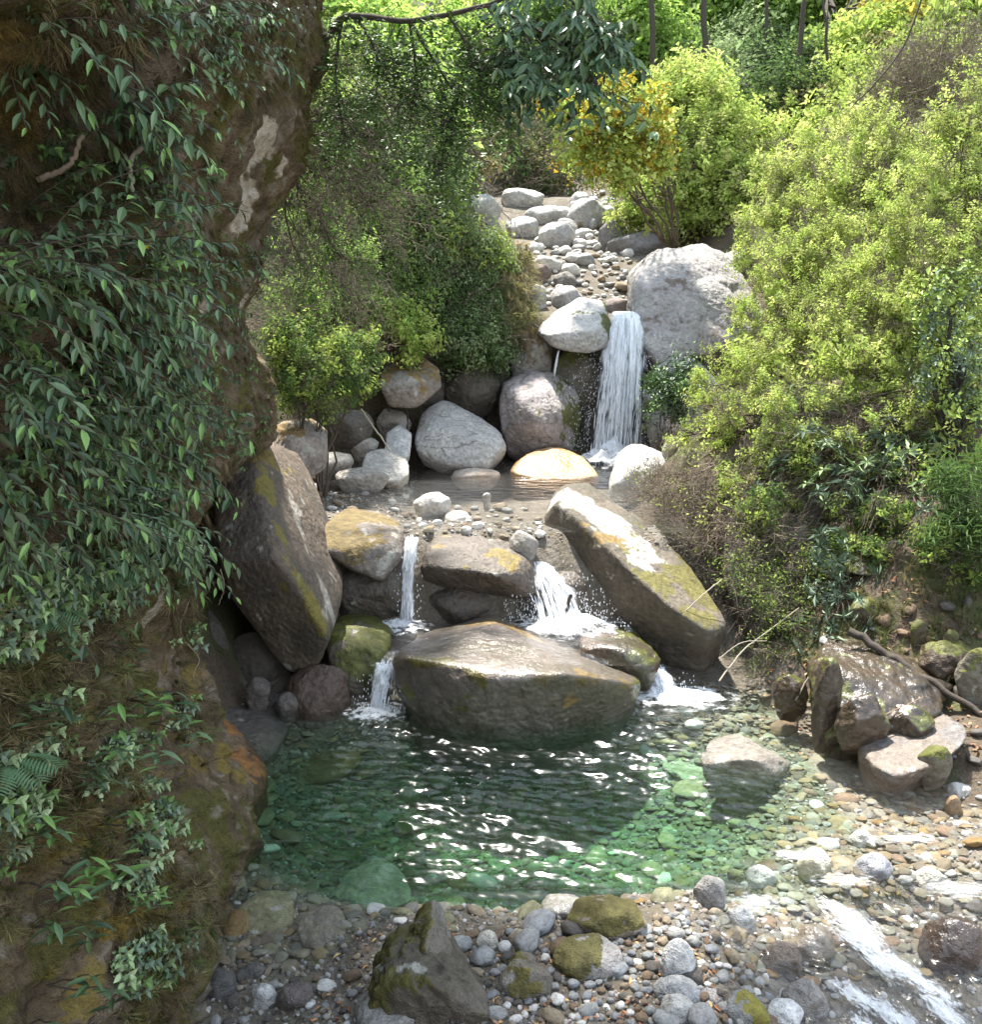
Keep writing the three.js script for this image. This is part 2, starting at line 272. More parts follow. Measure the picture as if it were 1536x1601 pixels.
// corner points from an outline in the photo: [px, py, depth]; front corners may follow; then copies set back by thick and sunk
function outline(out, thick, front = [], sink = 0.3, shrink = 0.8) {
  const P = out.map(([x, y, d]) => atD(x, y, d)), c = V(0, 0, 0); P.forEach((q) => c.add(q)); c.divideScalar(P.length);
  const back = P.map((q) => q.clone().sub(c).multiplyScalar(shrink).add(c).add(V(0, 0, -thick)));
  const low = P.filter((q) => q.y < c.y).map((q) => q.clone().sub(c).multiplyScalar(0.9).add(c).add(V(0, -sink, -thick * 0.35)));
  return [...P, ...back, ...low, ...front.map(([x, y, d]) => atD(x, y, d))];
}
// an irregular block that fills a rectangle of the photo at depth d
function blockPts(x0, y0, x1, y1, d, seed, { deep = 0.85, sink = 0.12, n = 15 } = {}) {
  const r = rngOf(seed * 977 + 5), a = atD(x0, y1, d), b = atD(x1, y0, d), c = a.clone().add(b).multiplyScalar(0.5), rx = (b.x - a.x) / 2, ry = (b.y - a.y) / 2, rz = Math.min(rx, ry * 1.6 + 0.1) * deep, P = [];
  for (let i = 0; i < n; i++) { const t = Math.acos(1 - 2 * (i + 0.5) / n), f = i * 2.39996 + seed; const k = 0.86 + 0.3 * r(); P.push(V(c.x + rx * k * Math.sin(t) * Math.cos(f) * 1.06, c.y + ry * k * Math.cos(t) * 1.06, c.z - rz * 0.6 + rz * k * Math.sin(t) * Math.sin(f))); }
  P.push(V(a.x, c.y - ry * 0.3, c.z - rz * 0.5), V(b.x, c.y - ry * 0.2, c.z - rz * 0.5), V(c.x - rx * 0.2, b.y, c.z - rz * 0.7), V(c.x - rx * 0.6, a.y - sink, c.z - rz * 0.4), V(c.x + rx * 0.6, a.y - sink, c.z - rz * 0.6));
  return P;
}
const UP3 = [0, 1, 0];
const mossTop = (at, c = COL.moss) => [{ dir: [0, 0.9, 0.1], at, c }];

// the cascade between the two pools
boulder('boulder', 'broad boulder with pale wet top and mossy rim standing in the pool', outline([[610, 1040, 7.0], [622, 1010, 7.2], [690, 985, 7.55], [770, 964, 7.75], [890, 1005, 7.7], [1000, 1055, 7.25], [1000, 1088, 6.98], [958, 1122, 6.85], [830, 1148, 6.62], [740, 1150, 6.62], [685, 1135, 6.68], [640, 1102, 6.8], [612, 1065, 6.9]], 0.45, [[632, 1026, 6.78], [725, 1042, 6.56], [772, 1068, 6.42], [880, 1054, 6.46], [985, 1068, 6.74]], 0.5),
  { detail: 46, p: 34, amp: 0.022, seed: 1, crack: 0.8, cuts: 0 }, { a: [0.18, 0.15, 0.125], b: [0.135, 0.112, 0.085], lichen: -0.06, vein: 0.7, moss: [{ seg: [atD(618, 1022, 6.85), atD(680, 1034, 6.66), atD(730, 1046, 6.54), atD(762, 1072, 6.43)], wide: 0.045, c: [0.13, 0.11, 0.025] }, { seg: [atD(772, 1072, 6.42), atD(830, 1062, 6.44), atD(880, 1056, 6.46), atD(985, 1070, 6.74)], wide: 0.04, c: [0.17, 0.12, 0.04] }, { seg: [atD(690, 1136, 6.66), atD(830, 1145, 6.6), atD(955, 1118, 6.84)], wide: 0.02, c: [0.24, 0.22, 0.18] }, { dir: [-0.1, 0.2, 0.4], at: 0.28, c: COL.moss, near: atD(690, 1030, 6.8), w: 1.1, n: 1.0 }, { dir: [0.6, 0.2, 0.3], at: 0.52, c: COL.moss, near: atD(985, 1080, 7.0), w: 0.9, n: 0.8 }, { dir: [0, 0.3, 0.3], at: 0.18, c: COL.ochre, near: atD(860, 1052, 6.6), w: 1.2, n: 0.9 }, { dir: [0, 0.5, 0], at: 0.3, c: COL.ochre, near: atD(800, 975, 7.6), w: 1.2, n: 0.8 }] }, M.rockWet);
boulder('boulder', 'tall leaning boulder streaked with yellow moss against the cliff', outline([[334, 740, 7.6], [385, 688, 8.0], [440, 696, 8.2], [476, 760, 8.1], [506, 860, 7.8], [536, 932, 7.5], [524, 990, 7.2], [500, 1045, 7.2], [455, 1056, 7.2], [418, 1020, 7.15], [384, 970, 7.1], [345, 900, 6.95], [330, 840, 7.1]], 0.8, [[395, 720, 7.55], [432, 800, 7.15], [455, 885, 6.75], [515, 1005, 6.85], [345, 885, 6.8], [430, 880, 6.66]], 0.0),
  { detail: 46, p: 30, amp: 0.022, seed: 2, cuts: 2 }, { a: [0.155, 0.12, 0.09], b: [0.12, 0.098, 0.078], lichen: 0.02, moss: [{ seg: [atD(408, 715, 7.6), atD(440, 800, 7.1), atD(462, 885, 6.75), atD(512, 985, 6.85)], wide: 0.075, c: [0.21, 0.175, 0.035] }, { dir: [0.2, 0.8, 0], at: 0.62, c: COL.gold, near: atD(420, 705, 7.9), w: 0.9 }, { seg: [atD(450, 770, 7.6), atD(485, 870, 7.25), atD(522, 970, 7.1)], wide: 0.06, c: [0.38, 0.35, 0.30] }] }, M.rock);
boulder('boulder', 'brown boulder with mossy cap beside the thin waterfall', outline([[490, 842, 8.0], [520, 800, 8.5], [585, 806, 8.6], [630, 828, 8.4], [637, 862, 8.1], [600, 912, 7.8], [540, 887, 7.8], [500, 862, 7.8]], 0.5, [[520, 825, 8.1], [610, 850, 7.9]], 0.1),
  { detail: 34, p: 16, amp: 0.025, seed: 3 }, { a: [0.17, 0.14, 0.115], b: [0.24, 0.21, 0.18], lichen: 0.12, moss: [{ dir: [-0.2, 0.9, 0.1], at: 0.62, c: [0.17, 0.125, 0.05] }] }, M.rock);
boulder('boulder', 'rounded boulder with ochre moss patches between the two cascades', outline([[648, 882, 8.0], [660, 845, 8.3], [720, 816, 8.75], [800, 834, 8.5], [850, 888, 8.05], [856, 930, 8.05], [830, 950, 8.2], [700, 925, 8.2], [650, 912, 8.1]], 0.5, [[690, 885, 7.75], [790, 900, 7.65]], 0.1),
  { detail: 36, p: 12, amp: 0.03, seed: 4 }, { a: [0.12, 0.10, 0.08], b: [0.155, 0.13, 0.108], lichen: 0.02, moss: [{ dir: [0, 0.5, 0.3], at: 0.38, c: COL.gold, near: atD(795, 870, 8.0), w: 1.4, n: 1 }, { dir: [0, 0.5, 0.2], at: 0.4, c: COL.ochre, near: atD(690, 835, 8.3), w: 1.3, n: 1 }] }, M.rockDamp);
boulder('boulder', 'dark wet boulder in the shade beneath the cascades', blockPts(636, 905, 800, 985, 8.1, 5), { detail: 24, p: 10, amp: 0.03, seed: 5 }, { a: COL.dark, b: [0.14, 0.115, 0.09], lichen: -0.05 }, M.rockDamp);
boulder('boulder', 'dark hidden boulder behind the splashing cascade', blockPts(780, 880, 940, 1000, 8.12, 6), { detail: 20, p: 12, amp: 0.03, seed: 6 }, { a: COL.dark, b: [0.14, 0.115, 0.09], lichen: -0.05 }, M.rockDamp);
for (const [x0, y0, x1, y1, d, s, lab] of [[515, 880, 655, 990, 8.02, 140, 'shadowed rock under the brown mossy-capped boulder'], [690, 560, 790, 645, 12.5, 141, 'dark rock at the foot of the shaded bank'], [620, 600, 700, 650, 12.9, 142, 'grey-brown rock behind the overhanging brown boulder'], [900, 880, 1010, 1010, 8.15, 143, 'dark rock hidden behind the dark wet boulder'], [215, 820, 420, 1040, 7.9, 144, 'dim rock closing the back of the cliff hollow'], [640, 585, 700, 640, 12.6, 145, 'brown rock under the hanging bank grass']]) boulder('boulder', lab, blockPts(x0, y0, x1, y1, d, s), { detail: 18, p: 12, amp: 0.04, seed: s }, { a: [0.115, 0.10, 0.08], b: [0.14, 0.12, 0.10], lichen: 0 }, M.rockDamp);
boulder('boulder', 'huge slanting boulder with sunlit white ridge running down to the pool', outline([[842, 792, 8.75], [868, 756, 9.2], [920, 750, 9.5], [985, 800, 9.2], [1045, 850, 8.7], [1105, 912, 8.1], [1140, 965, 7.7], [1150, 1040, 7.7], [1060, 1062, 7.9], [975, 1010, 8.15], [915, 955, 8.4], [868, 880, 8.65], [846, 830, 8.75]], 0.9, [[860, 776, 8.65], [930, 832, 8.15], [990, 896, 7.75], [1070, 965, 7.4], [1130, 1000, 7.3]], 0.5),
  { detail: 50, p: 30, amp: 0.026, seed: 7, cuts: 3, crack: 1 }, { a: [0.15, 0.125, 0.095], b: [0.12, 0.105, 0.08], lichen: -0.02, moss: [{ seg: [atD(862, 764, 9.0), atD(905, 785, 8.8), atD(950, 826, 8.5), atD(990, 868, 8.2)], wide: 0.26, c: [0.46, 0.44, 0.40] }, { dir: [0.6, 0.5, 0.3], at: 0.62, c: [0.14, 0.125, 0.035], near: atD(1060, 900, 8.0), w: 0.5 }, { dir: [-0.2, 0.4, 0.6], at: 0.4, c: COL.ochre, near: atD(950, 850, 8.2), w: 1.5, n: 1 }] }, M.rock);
boulder('boulder', 'dark wet rounded boulder with reddish top beside the pale-topped boulder', outline([[898, 1000, 7.5], [960, 988, 7.75], [1002, 992, 7.65], [1040, 1025, 7.3], [1022, 1062, 7.1], [960, 1056, 7.2], [905, 1018, 7.3]], 0.4, [[955, 1008, 7.2]], 0.3),
  { detail: 30, p: 12, amp: 0.03, seed: 8 }, { a: [0.09, 0.06, 0.04], b: [0.07, 0.06, 0.035], lichen: -0.2, moss: [{ dir: [0.7, 0.3, 0.2], at: 0.55, c: COL.moss }] }, M.rockWet);
boulder('boulder', 'moss-covered boulder under the foot of the thin waterfall', outline([[508, 978, 7.6], [560, 964, 7.85], [600, 984, 7.6], [613, 1010, 7.3], [592, 1062, 7.1], [540, 1086, 7.0], [512, 1042, 7.1]], 0.5, [[560, 1000, 7.2]], 0.3),
  { detail: 30, p: 13, amp: 0.035, seed: 9 }, { a: [0.15, 0.13, 0.10], b: [0.10, 0.085, 0.06], lichen: 0.1, moss: [{ dir: [0.3, 0.6, 0.3], at: 0.25, c: COL.moss }] }, M.rockDamp);
boulder('boulder', 'reddish brown rounded boulder at the waterline below the leaning boulder', blockPts(430, 1046, 548, 1142, 6.95, 10), { detail: 26, p: 10, amp: 0.04, seed: 10 }, { a: [0.12, 0.085, 0.065], b: [0.17, 0.13, 0.11], lichen: 0.05 }, M.rockDamp);
boulder('boulder', 'flat dark boulder sloping into the pool below the cliff hollow', outline([[268, 1100, 6.9], [330, 1085, 7.1], [420, 1105, 7.0], [455, 1140, 6.8], [430, 1180, 6.4], [330, 1185, 6.2], [270, 1150, 6.3]], 0.3, [], 0.3), { detail: 26, p: 14, amp: 0.03, seed: 11 }, { a: [0.12, 0.105, 0.09], b: [0.14, 0.12, 0.10], lichen: 0.02 }, M.rock);
boulder('boulder', 'grey boulder deep inside the cliff hollow', blockPts(262, 960, 350, 1075, 7.2, 12), { detail: 20, p: 14, amp: 0.03, seed: 12 }, { a: [0.12, 0.11, 0.095], b: [0.14, 0.125, 0.11], lichen: 0 }, M.rock);
boulder('boulder', 'dusky boulder wedged under the leaning boulder', blockPts(345, 990, 445, 1100, 7.3, 13), { detail: 20, p: 12, amp: 0.03, seed: 13 }, { a: [0.12, 0.105, 0.085], b: [0.11, 0.095, 0.08], lichen: 0 }, M.rock);
for (const [x0, y0, x1, y1, s] of [[425, 1085, 470, 1120, 14], [380, 1062, 420, 1098, 15], [455, 1118, 515, 1145, 16]]) boulder('stone', { 14: 'small dark stone jammed between the reddish and flat dark boulders', 15: 'small round stone under the dusky wedged boulder', 16: 'low black stone at the waterline by the reddish boulder' }[s], blockPts(x0, y0, x1, y1, 6.9, s), { detail: 10, p: 12, amp: 0.04, seed: s }, { a: [0.15, 0.13, 0.115], b: [0.18, 0.15, 0.13], lichen: 0 }, M.rock, 'small stones in the cliff hollow').userData.category = 'stone';
boulder('boulder', 'orange-brown rock dipping into green water at the foot of the cliff', outline([[270, 1140, 5.9], [318, 1150, 6.1], [375, 1205, 5.95], [408, 1245, 5.75], [385, 1280, 5.6], [300, 1285, 5.4], [270, 1240, 5.5]], 0.5, [], 0.5), { detail: 34, p: 14, amp: 0.03, seed: 17 }, { a: [0.20, 0.135, 0.08], b: [0.17, 0.14, 0.105], lichen: 0.05, moss: [{ dir: [0.3, 0.5, 0.4], at: 0.5, c: [0.28, 0.13, 0.04] }], line: { y: 0.03, c: [0.09, 0.05, 0.02] } }, M.rockDamp);
boulder('boulder', 'grey speckled rock knob at the pool edge under the cliff', blockPts(285, 1335, 356, 1430, 4.95, 18), { detail: 26, p: 13, amp: 0.03, seed: 18 }, { a: [0.24, 0.21, 0.185], b: [0.20, 0.165, 0.13], lichen: 0.12 }, M.rockDamp);
boulder('boulder', 'low grey rock ledge at the waterline below the mossy cliff foot', blockPts(262, 1470, 342, 1520, 4.2, 19), { detail: 20, p: 12, amp: 0.03, seed: 19 }, { a: [0.20, 0.185, 0.165], b: [0.14, 0.125, 0.10], lichen: 0.1 }, M.rockDamp);
boulder('boulder', 'wedge-shaped grey rock sitting alone in the clear shallow water', outline([[1094, 1176, 6.25], [1125, 1155, 6.45], [1165, 1153, 6.45], [1205, 1174, 6.32], [1240, 1196, 6.2], [1215, 1216, 6.05], [1180, 1218, 6.05], [1104, 1198, 6.12]], 0.12, [[1180, 1188, 6.02]], 0.25),
  { detail: 34, p: 28, amp: 0.035, seed: 20, crack: 1.2 }, { a: [0.24, 0.215, 0.185], b: [0.19, 0.165, 0.14], lichen: 0.1 }, M.rock);

// around the middle pool
boulder('boulder', 'big rounded boulder with purplish face and mossy flank near the tall waterfall', outline([[778, 640, 12.2], [785, 598, 12.5], [830, 576, 12.9], [885, 590, 12.8], [910, 620, 12.6], [912, 665, 12.4], [900, 705, 12.2], [840, 708, 11.9], [790, 690, 12.0]], 0.8, [[800, 610, 12.1], [850, 595, 12.2], [885, 640, 12.0], [870, 690, 11.8], [830, 650, 11.75]], 0.3),
  { detail: 40, p: 26, amp: 0.022, seed: 21, crack: 0.8 }, { a: [0.38, 0.335, 0.325], b: [0.32, 0.28, 0.26], lichen: 0, vein: 1, moss: [{ dir: [1, 0.2, -0.1], at: 0.72, c: COL.moss }] }, M.rock);
boulder('boulder', 'long pale boulder with white-streaked top beside the middle pool', outline([[645, 690, 11.6], [655, 645, 12.0], [690, 620, 12.4], [740, 645, 12.1], [795, 680, 11.8], [798, 700, 11.5], [765, 735, 11.3], [700, 730, 11.3], [652, 712, 11.4]], 0.6, [[680, 665, 11.6], [760, 690, 11.4]], 0.2),
  { detail: 36, p: 18, amp: 0.025, seed: 22, crack: 0.9 }, { a: [0.52, 0.50, 0.47], b: [0.46, 0.44, 0.42], lichen: 0.08, vein: 0.5 }, M.rock);
boulder('boulder', 'low wet orange boulder at the foot of the tall waterfall', outline([[792, 735, 11.2], [830, 705, 11.6], [870, 697, 11.8], [915, 712, 11.6], [945, 745, 11.2], [880, 752, 11.0], [810, 745, 11.0]], 0.4, [], 0.2), { detail: 30, p: 12, amp: 0.025, seed: 23 }, { a: [0.46, 0.25, 0.09], b: [0.50, 0.34, 0.18], lichen: -0.2 }, M.rockWet);
boulder('boulder', 'bright white angular boulder below the tall waterfall', outline([[952, 765, 10.3], [965, 715, 10.7], [1000, 692, 10.9], [1040, 705, 10.8], [1042, 745, 10.5], [1010, 785, 10.2]], 0.5, [[990, 730, 10.3]], 0.3), { detail: 28, p: 18, amp: 0.025, seed: 24 }, { a: [0.60, 0.58, 0.54], b: [0.54, 0.51, 0.46], lichen: 0.05 }, M.rock);
boulder('stone', 'lichen-spotted stone at the edge of the bushes by the tall waterfall', blockPts(1034, 683, 1075, 722, 10.7, 25), { detail: 16, p: 12, amp: 0.03, seed: 25 }, { a: [0.38, 0.35, 0.30], b: [0.3, 0.27, 0.22], lichen: 0.15 }).userData.category = 'stone';
boulder('boulder', 'grey boulder perched at the lip of the tall waterfall', outline([[836, 522, 12.6], [850, 500, 12.9], [905, 462, 13.3], [950, 468, 13.2], [962, 510, 12.9], [958, 545, 12.6], [920, 558, 12.4], [865, 548, 12.4]], 0.6, [[870, 520, 12.35], [935, 515, 12.4]], 0), { detail: 36, p: 16, amp: 0.025, seed: 26 }, { a: [0.50, 0.48, 0.46], b: [0.42, 0.40, 0.38], lichen: 0.05, moss: [{ dir: [0.8, 0.3, 0.2], at: 0.7, c: COL.moss }] }, M.rock);
boulder('boulder', 'dark mossy rock behind the tall waterfall', blockPts(862, 545, 950, 650, 12.75, 27), { detail: 22, p: 12, amp: 0.03, seed: 27 }, { a: [0.15, 0.13, 0.10], b: [0.18, 0.16, 0.13], lichen: -0.05, moss: mossTop(0.4) }, M.rockDamp);
boulder('boulder', 'shadowed dark rock filling the gap beside the tall waterfall', blockPts(890, 590, 1010, 740, 12.9, 28), { detail: 20, p: 12, amp: 0.03, seed: 28 }, { a: [0.15, 0.135, 0.115], b: [0.19, 0.17, 0.15], lichen: -0.05 }, M.rockDamp);
boulder('boulder', 'ochre-stained rock holding up the perched boulder', blockPts(796, 495, 870, 620, 12.85, 29), { detail: 22, p: 14, amp: 0.035, seed: 29 }, { a: [0.20, 0.15, 0.10], b: [0.40, 0.37, 0.33], lichen: 0.2, moss: [{ dir: [0.3, 0.3, 0.3], at: 0.5, c: COL.ochre }] }, M.rock);
boulder('boulder', 'massive streaked grey slab boulder beside the tall waterfall', outline([[985, 470, 13.0], [985, 410, 13.6], [1015, 388, 13.9], [1060, 392, 14.0], [1095, 376, 14.1], [1140, 395, 14.0], [1200, 470, 13.3], [1190, 540, 12.9], [1085, 560, 12.5], [1010, 575, 12.35], [1000, 520, 12.6]], 1.2, [[1010, 460, 12.9], [1090, 440, 13.0]], 0.3), { detail: 44, p: 34, amp: 0.03, seed: 30, freq: 1.5, cuts: 9 }, { a: [0.40, 0.375, 0.36], b: [0.36, 0.33, 0.32], lichen: 0.12, film: { at: 0.16, c: [0.16, 0.125, 0.10] } }, M.rock);
boulder('boulder', 'smooth grey rock under bushes at the foot of the slab boulder', outline([[1003, 620, 12.0], [1020, 565, 12.4], [1085, 545, 12.5], [1140, 600, 12.1], [1110, 690, 11.6], [1020, 690, 11.6]], 0.7, [], 0.3), { detail: 28, p: 12, amp: 0.03, seed: 31 }, { a: [0.34, 0.32, 0.31], b: [0.28, 0.255, 0.24], lichen: 0.05, moss: [{ dir: [-0.5, 0.5, 0], at: 0.7, c: COL.moss }] }, M.rock);
boulder('boulder', 'overhanging brown boulder capped with grass above the middle pool', outline([[590, 600, 11.6], [600, 560, 12.2], [650, 548, 12.4], [690, 575, 12.1], [694, 605, 11.8], [655, 640, 11.5], [605, 640, 11.5]], 0.7, [[640, 590, 11.5]], 0), { detail: 28, p: 16, amp: 0.03, seed: 32 }, { a: [0.25, 0.205, 0.165], b: [0.33, 0.30, 0.27], lichen: 0.1, moss: [{ dir: [0, 0.7, 0.2], at: 0.55, c: COL.ochre }] }, M.rock);
boulder('boulder', 'lichen-crusted pinkish boulder under the twiggy shrub', outline([[418, 700, 9.6], [430, 662, 10.0], [475, 650, 10.2], [513, 680, 10.0], [512, 705, 9.8], [470, 732, 9.5], [430, 728, 9.4]], 0.5, [[460, 680, 9.5]], 0.2), { detail: 28, p: 14, amp: 0.035, seed: 33 }, { a: [0.30, 0.26, 0.235], b: [0.37, 0.34, 0.31], lichen: 0.2, moss: [{ dir: [0.2, 0.6, 0], at: 0.62, c: COL.ochre }] }, M.rock);
boulder('boulder', 'grey boulder with dark mossy face at the edge of the gravel spit', outline([[560, 730, 10.5], [572, 708, 10.9], [600, 702, 11.0], [640, 722, 10.8], [643, 740, 10.5], [625, 753, 10.3], [575, 746, 10.3]], 0.4, [], 0.15), { detail: 26, p: 14, amp: 0.03, seed: 34 }, { a: [0.46, 0.44, 0.40], b: [0.40, 0.38, 0.34], lichen: 0.1 }, M.rock);
boulder('boulder', 'pale upright boulder leaning on the long pale boulder', outline([[598, 712, 11.1], [605, 675, 11.5], [625, 662, 11.6], [645, 680, 11.4], [640, 715, 11.1], [615, 722, 11.0]], 0.35, [], 0.1), { detail: 22, p: 16, amp: 0.03, seed: 35 }, { a: [0.56, 0.55, 0.52], b: [0.44, 0.43, 0.41], lichen: 0.05 }, M.rock);
boulder('boulder', 'half-hidden grey boulder behind the long pale boulder', blockPts(675, 614, 765, 665, 12.7, 36), { detail: 20, p: 12, amp: 0.03, seed: 36 }, { a: [0.30, 0.28, 0.27], b: [0.25, 0.23, 0.215], lichen: 0.05 }, M.rock);
boulder('stone', 'white brick-shaped stone at the rim of the middle pool', blockPts(645, 774, 706, 802, 8.95, 37), { detail: 16, p: 22, amp: 0.02, seed: 37 }, { a: [0.58, 0.57, 0.53], b: [0.52, 0.5, 0.46], lichen: 0.05 }).userData.category = 'stone';
boulder('stone', 'flat pinkish slab lying at the far edge of the middle pool', blockPts(702, 735, 786, 756, 11.1, 38, { deep: 1.2 }), { detail: 18, p: 16, amp: 0.02, seed: 38 }, { a: [0.40, 0.31, 0.24], b: [0.46, 0.40, 0.34], lichen: 0 }, M.rockDamp).userData.category = 'stone';
for (const [x0, y0, x1, y1, d, s, lab] of [[478, 708, 552, 738, 10.4, 39, 'flat grey-topped stone beside the lichen-crusted boulder'], [520, 735, 605, 762, 10.1, 40, 'long brownish flat stone on the gravel spit'], [585, 640, 640, 678, 11.9, 41, 'grey angular stone below the overhanging brown boulder'], [545, 680, 590, 708, 11.3, 42, 'pale stone in the shade behind the gravel spit'], [792, 832, 842, 872, 8.22, 46, 'dark wet stone damming the lip of the slanting cascade'], [850, 836, 890, 866, 8.5, 47, 'rounded grey stone beside the huge slanting boulder'], [690, 800, 740, 826, 8.85, 48, 'pale stone behind the rounded ochre-patched boulder'], [755, 770, 768, 783, 9.3, 43, 'tiny white stone standing in the middle pool'], [800, 838, 850, 868, 8.5, 44, 'wet dark stone beside the slanting cascade'], [505, 640, 585, 690, 11.2, 45, 'dark mossy rock under the twiggy shrub']])
  boulder('stone', lab, blockPts(x0, y0, x1, y1, d, s), { detail: 16, p: 15, amp: 0.03, seed: s }, s === 44 || s === 45 ? { a: [0.13, 0.115, 0.10], b: [0.17, 0.15, 0.13], lichen: 0.05 } : { a: [0.46, 0.43, 0.39], b: [0.36, 0.33, 0.29], lichen: 0.1 }, s === 44 ? M.rockWet : M.rock).userData.category = 'stone';

// boulders of the upper stream
for (const [x0, y0, x1, y1, d, s, lab] of [[712, 302, 782, 338, 19.5, 50, 'long white boulder half hidden by bank bushes up the stream'], [783, 290, 851, 325, 20.5, 51, 'rounded white boulder at the head of the upper stream'], [818, 318, 905, 352, 19, 52, 'broad pale boulder below the rounded white boulder'], [888, 305, 950, 358, 18.5, 53, 'dark-sided angular boulder under the yellow shrub'], [890, 297, 925, 325, 21, 54, 'pointed grey boulder at the top of the upper stream'], [840, 345, 902, 388, 17, 55, 'grey wedge boulder leaning over the upper gravel'], [790, 335, 845, 372, 17.3, 56, 'shaded grey boulder behind the bank grass'], [868, 340, 905, 370, 18, 57, 'white block wedged between upper boulders'], [900, 374, 948, 386, 16.4, 58, 'flat pale slab lying across the upper gravel'], [900, 355, 932, 374, 17.2, 59, 'small white block above the flat pale slab'], [935, 340, 985, 395, 16.2, 60, 'shaded boulder under the round lime bush'], [826, 410, 862, 445, 14.6, 61, 'dark brown rock at the edge of the grassy bank'], [862, 424, 905, 452, 14.3, 62, 'round dark grey stone in the upper gravel'], [862, 444, 915, 485, 13.9, 63, 'pink-edged pale boulder above the perched boulder'], [828, 442, 855, 485, 13.8, 64, 'grey upright stone beside the grassy bank'], [945, 462, 990, 492, 13.2, 65, 'reddish dark rock at the lip of the tall waterfall'], [830, 398, 885, 425, 15.2, 66, 'low grey boulder among the white stones'], [1120, 388, 1200, 430, 15.2, 67, 'bluish pale boulder behind the slab boulder'], [950, 360, 1050, 400, 16.8, 68, 'dark shaded rock below the round lime bush']])
  boulder('boulder', lab, blockPts(x0, y0, x1, y1, Math.min(d + 1.5, -(groundHit((x0 + x1) / 2, y1 - 2, 12.7) ?? V(0, 0, -d)).z), s, { sink: 0.3 }), { detail: 18, p: 18, amp: 0.03, seed: s }, [61, 65].includes(s) ? { a: [0.20, 0.15, 0.13], b: [0.26, 0.21, 0.19], lichen: 0 } : [60, 62, 68].includes(s) ? { a: [0.25, 0.235, 0.23], b: [0.2, 0.185, 0.17], lichen: 0.02 } : { a: [0.52, 0.505, 0.48], b: [0.42, 0.405, 0.39], lichen: 0.1 }, M.rock, null);

// the shaded bank beyond the pool
boulder('boulder', 'dark rock wall behind the trailing creepers across the pool', outline([[1120, 780, 8.7], [1180, 735, 9.2], [1290, 740, 9.0], [1300, 850, 8.4], [1270, 985, 7.9], [1180, 1010, 7.9], [1125, 900, 8.3]], 0.9, [], 0.3), { detail: 32, p: 14, amp: 0.035, seed: 70 }, { a: [0.10, 0.085, 0.065], b: [0.15, 0.13, 0.11], lichen: 0.05, moss: [{ dir: [0, 0.2, 0.5], at: 0.7, c: COL.moss }] }, M.rock);
boulder('boulder', 'overhanging brown rock roofing the dark hollow across the pool', outline([[1300, 850, 8.1], [1330, 810, 8.3], [1385, 815, 8.2], [1440, 870, 7.9], [1430, 900, 7.7], [1360, 905, 7.6], [1300, 895, 7.8]], 0.8, [], 0), { detail: 28, p: 14, amp: 0.035, seed: 71 }, { a: [0.13, 0.11, 0.08], b: [0.20, 0.175, 0.14], lichen: 0.08, moss: mossTop(0.5) }, M.rock);
boulder('boulder', 'wet brown ledge rock with trickling water across the pool', outline([[1275, 1060, 6.6], [1305, 1010, 7.0], [1350, 1003, 7.1], [1440, 1035, 6.9], [1490, 1070, 6.7], [1470, 1140, 6.2], [1380, 1155, 6.15], [1290, 1150, 6.25]], 0.5, [[1310, 1040, 6.55], [1440, 1070, 6.5]], 0.4), { detail: 36, p: 34, amp: 0.05, seed: 72, cuts: 10 }, { a: [0.075, 0.055, 0.035], b: [0.05, 0.04, 0.03], lichen: -0.2, moss: [{ dir: [-0.6, 0.3, 0.3], at: 0.6, c: COL.moss }] }, M.rockWet);
for (const [x0, y0, x1, y1, d, s, lab] of [[1268, 1030, 1325, 1160, 6.3, 150, 'upright mossy slab at the end of the wet ledge rock'], [1310, 1095, 1400, 1165, 6.1, 151, 'dark wet block under the wet ledge rock'], [1395, 1110, 1475, 1160, 6.15, 152, 'black dripping block beside the sloping grey slab'], [1210, 1060, 1275, 1110, 6.75, 153, 'rusty wet stone at the mouth of the dark hollow'], [1440, 1010, 1540, 1075, 6.75, 154, 'earthy flat rock on top of the seep bank']]) boulder('boulder', lab, blockPts(x0, y0, x1, y1, d, s), { detail: 22, p: 26, amp: 0.05, seed: s }, { a: [0.07, 0.05, 0.032], b: [0.10, 0.07, 0.04], lichen: -0.1, moss: mossTop(0.55) }, s === 154 ? M.rockDamp : M.rockWet);
boulder('boulder', 'sloping grey slab beside the pebbly shallows', outline([[1350, 1190, 5.9], [1390, 1155, 6.1], [1460, 1125, 6.3], [1515, 1125, 6.25], [1510, 1165, 5.95], [1455, 1200, 5.75], [1400, 1215, 5.7]], 0.35, [], 0.25), { detail: 28, p: 18, amp: 0.03, seed: 73 }, { a: [0.20, 0.165, 0.135], b: [0.17, 0.155, 0.145], lichen: 0.02 }, M.rockDamp);
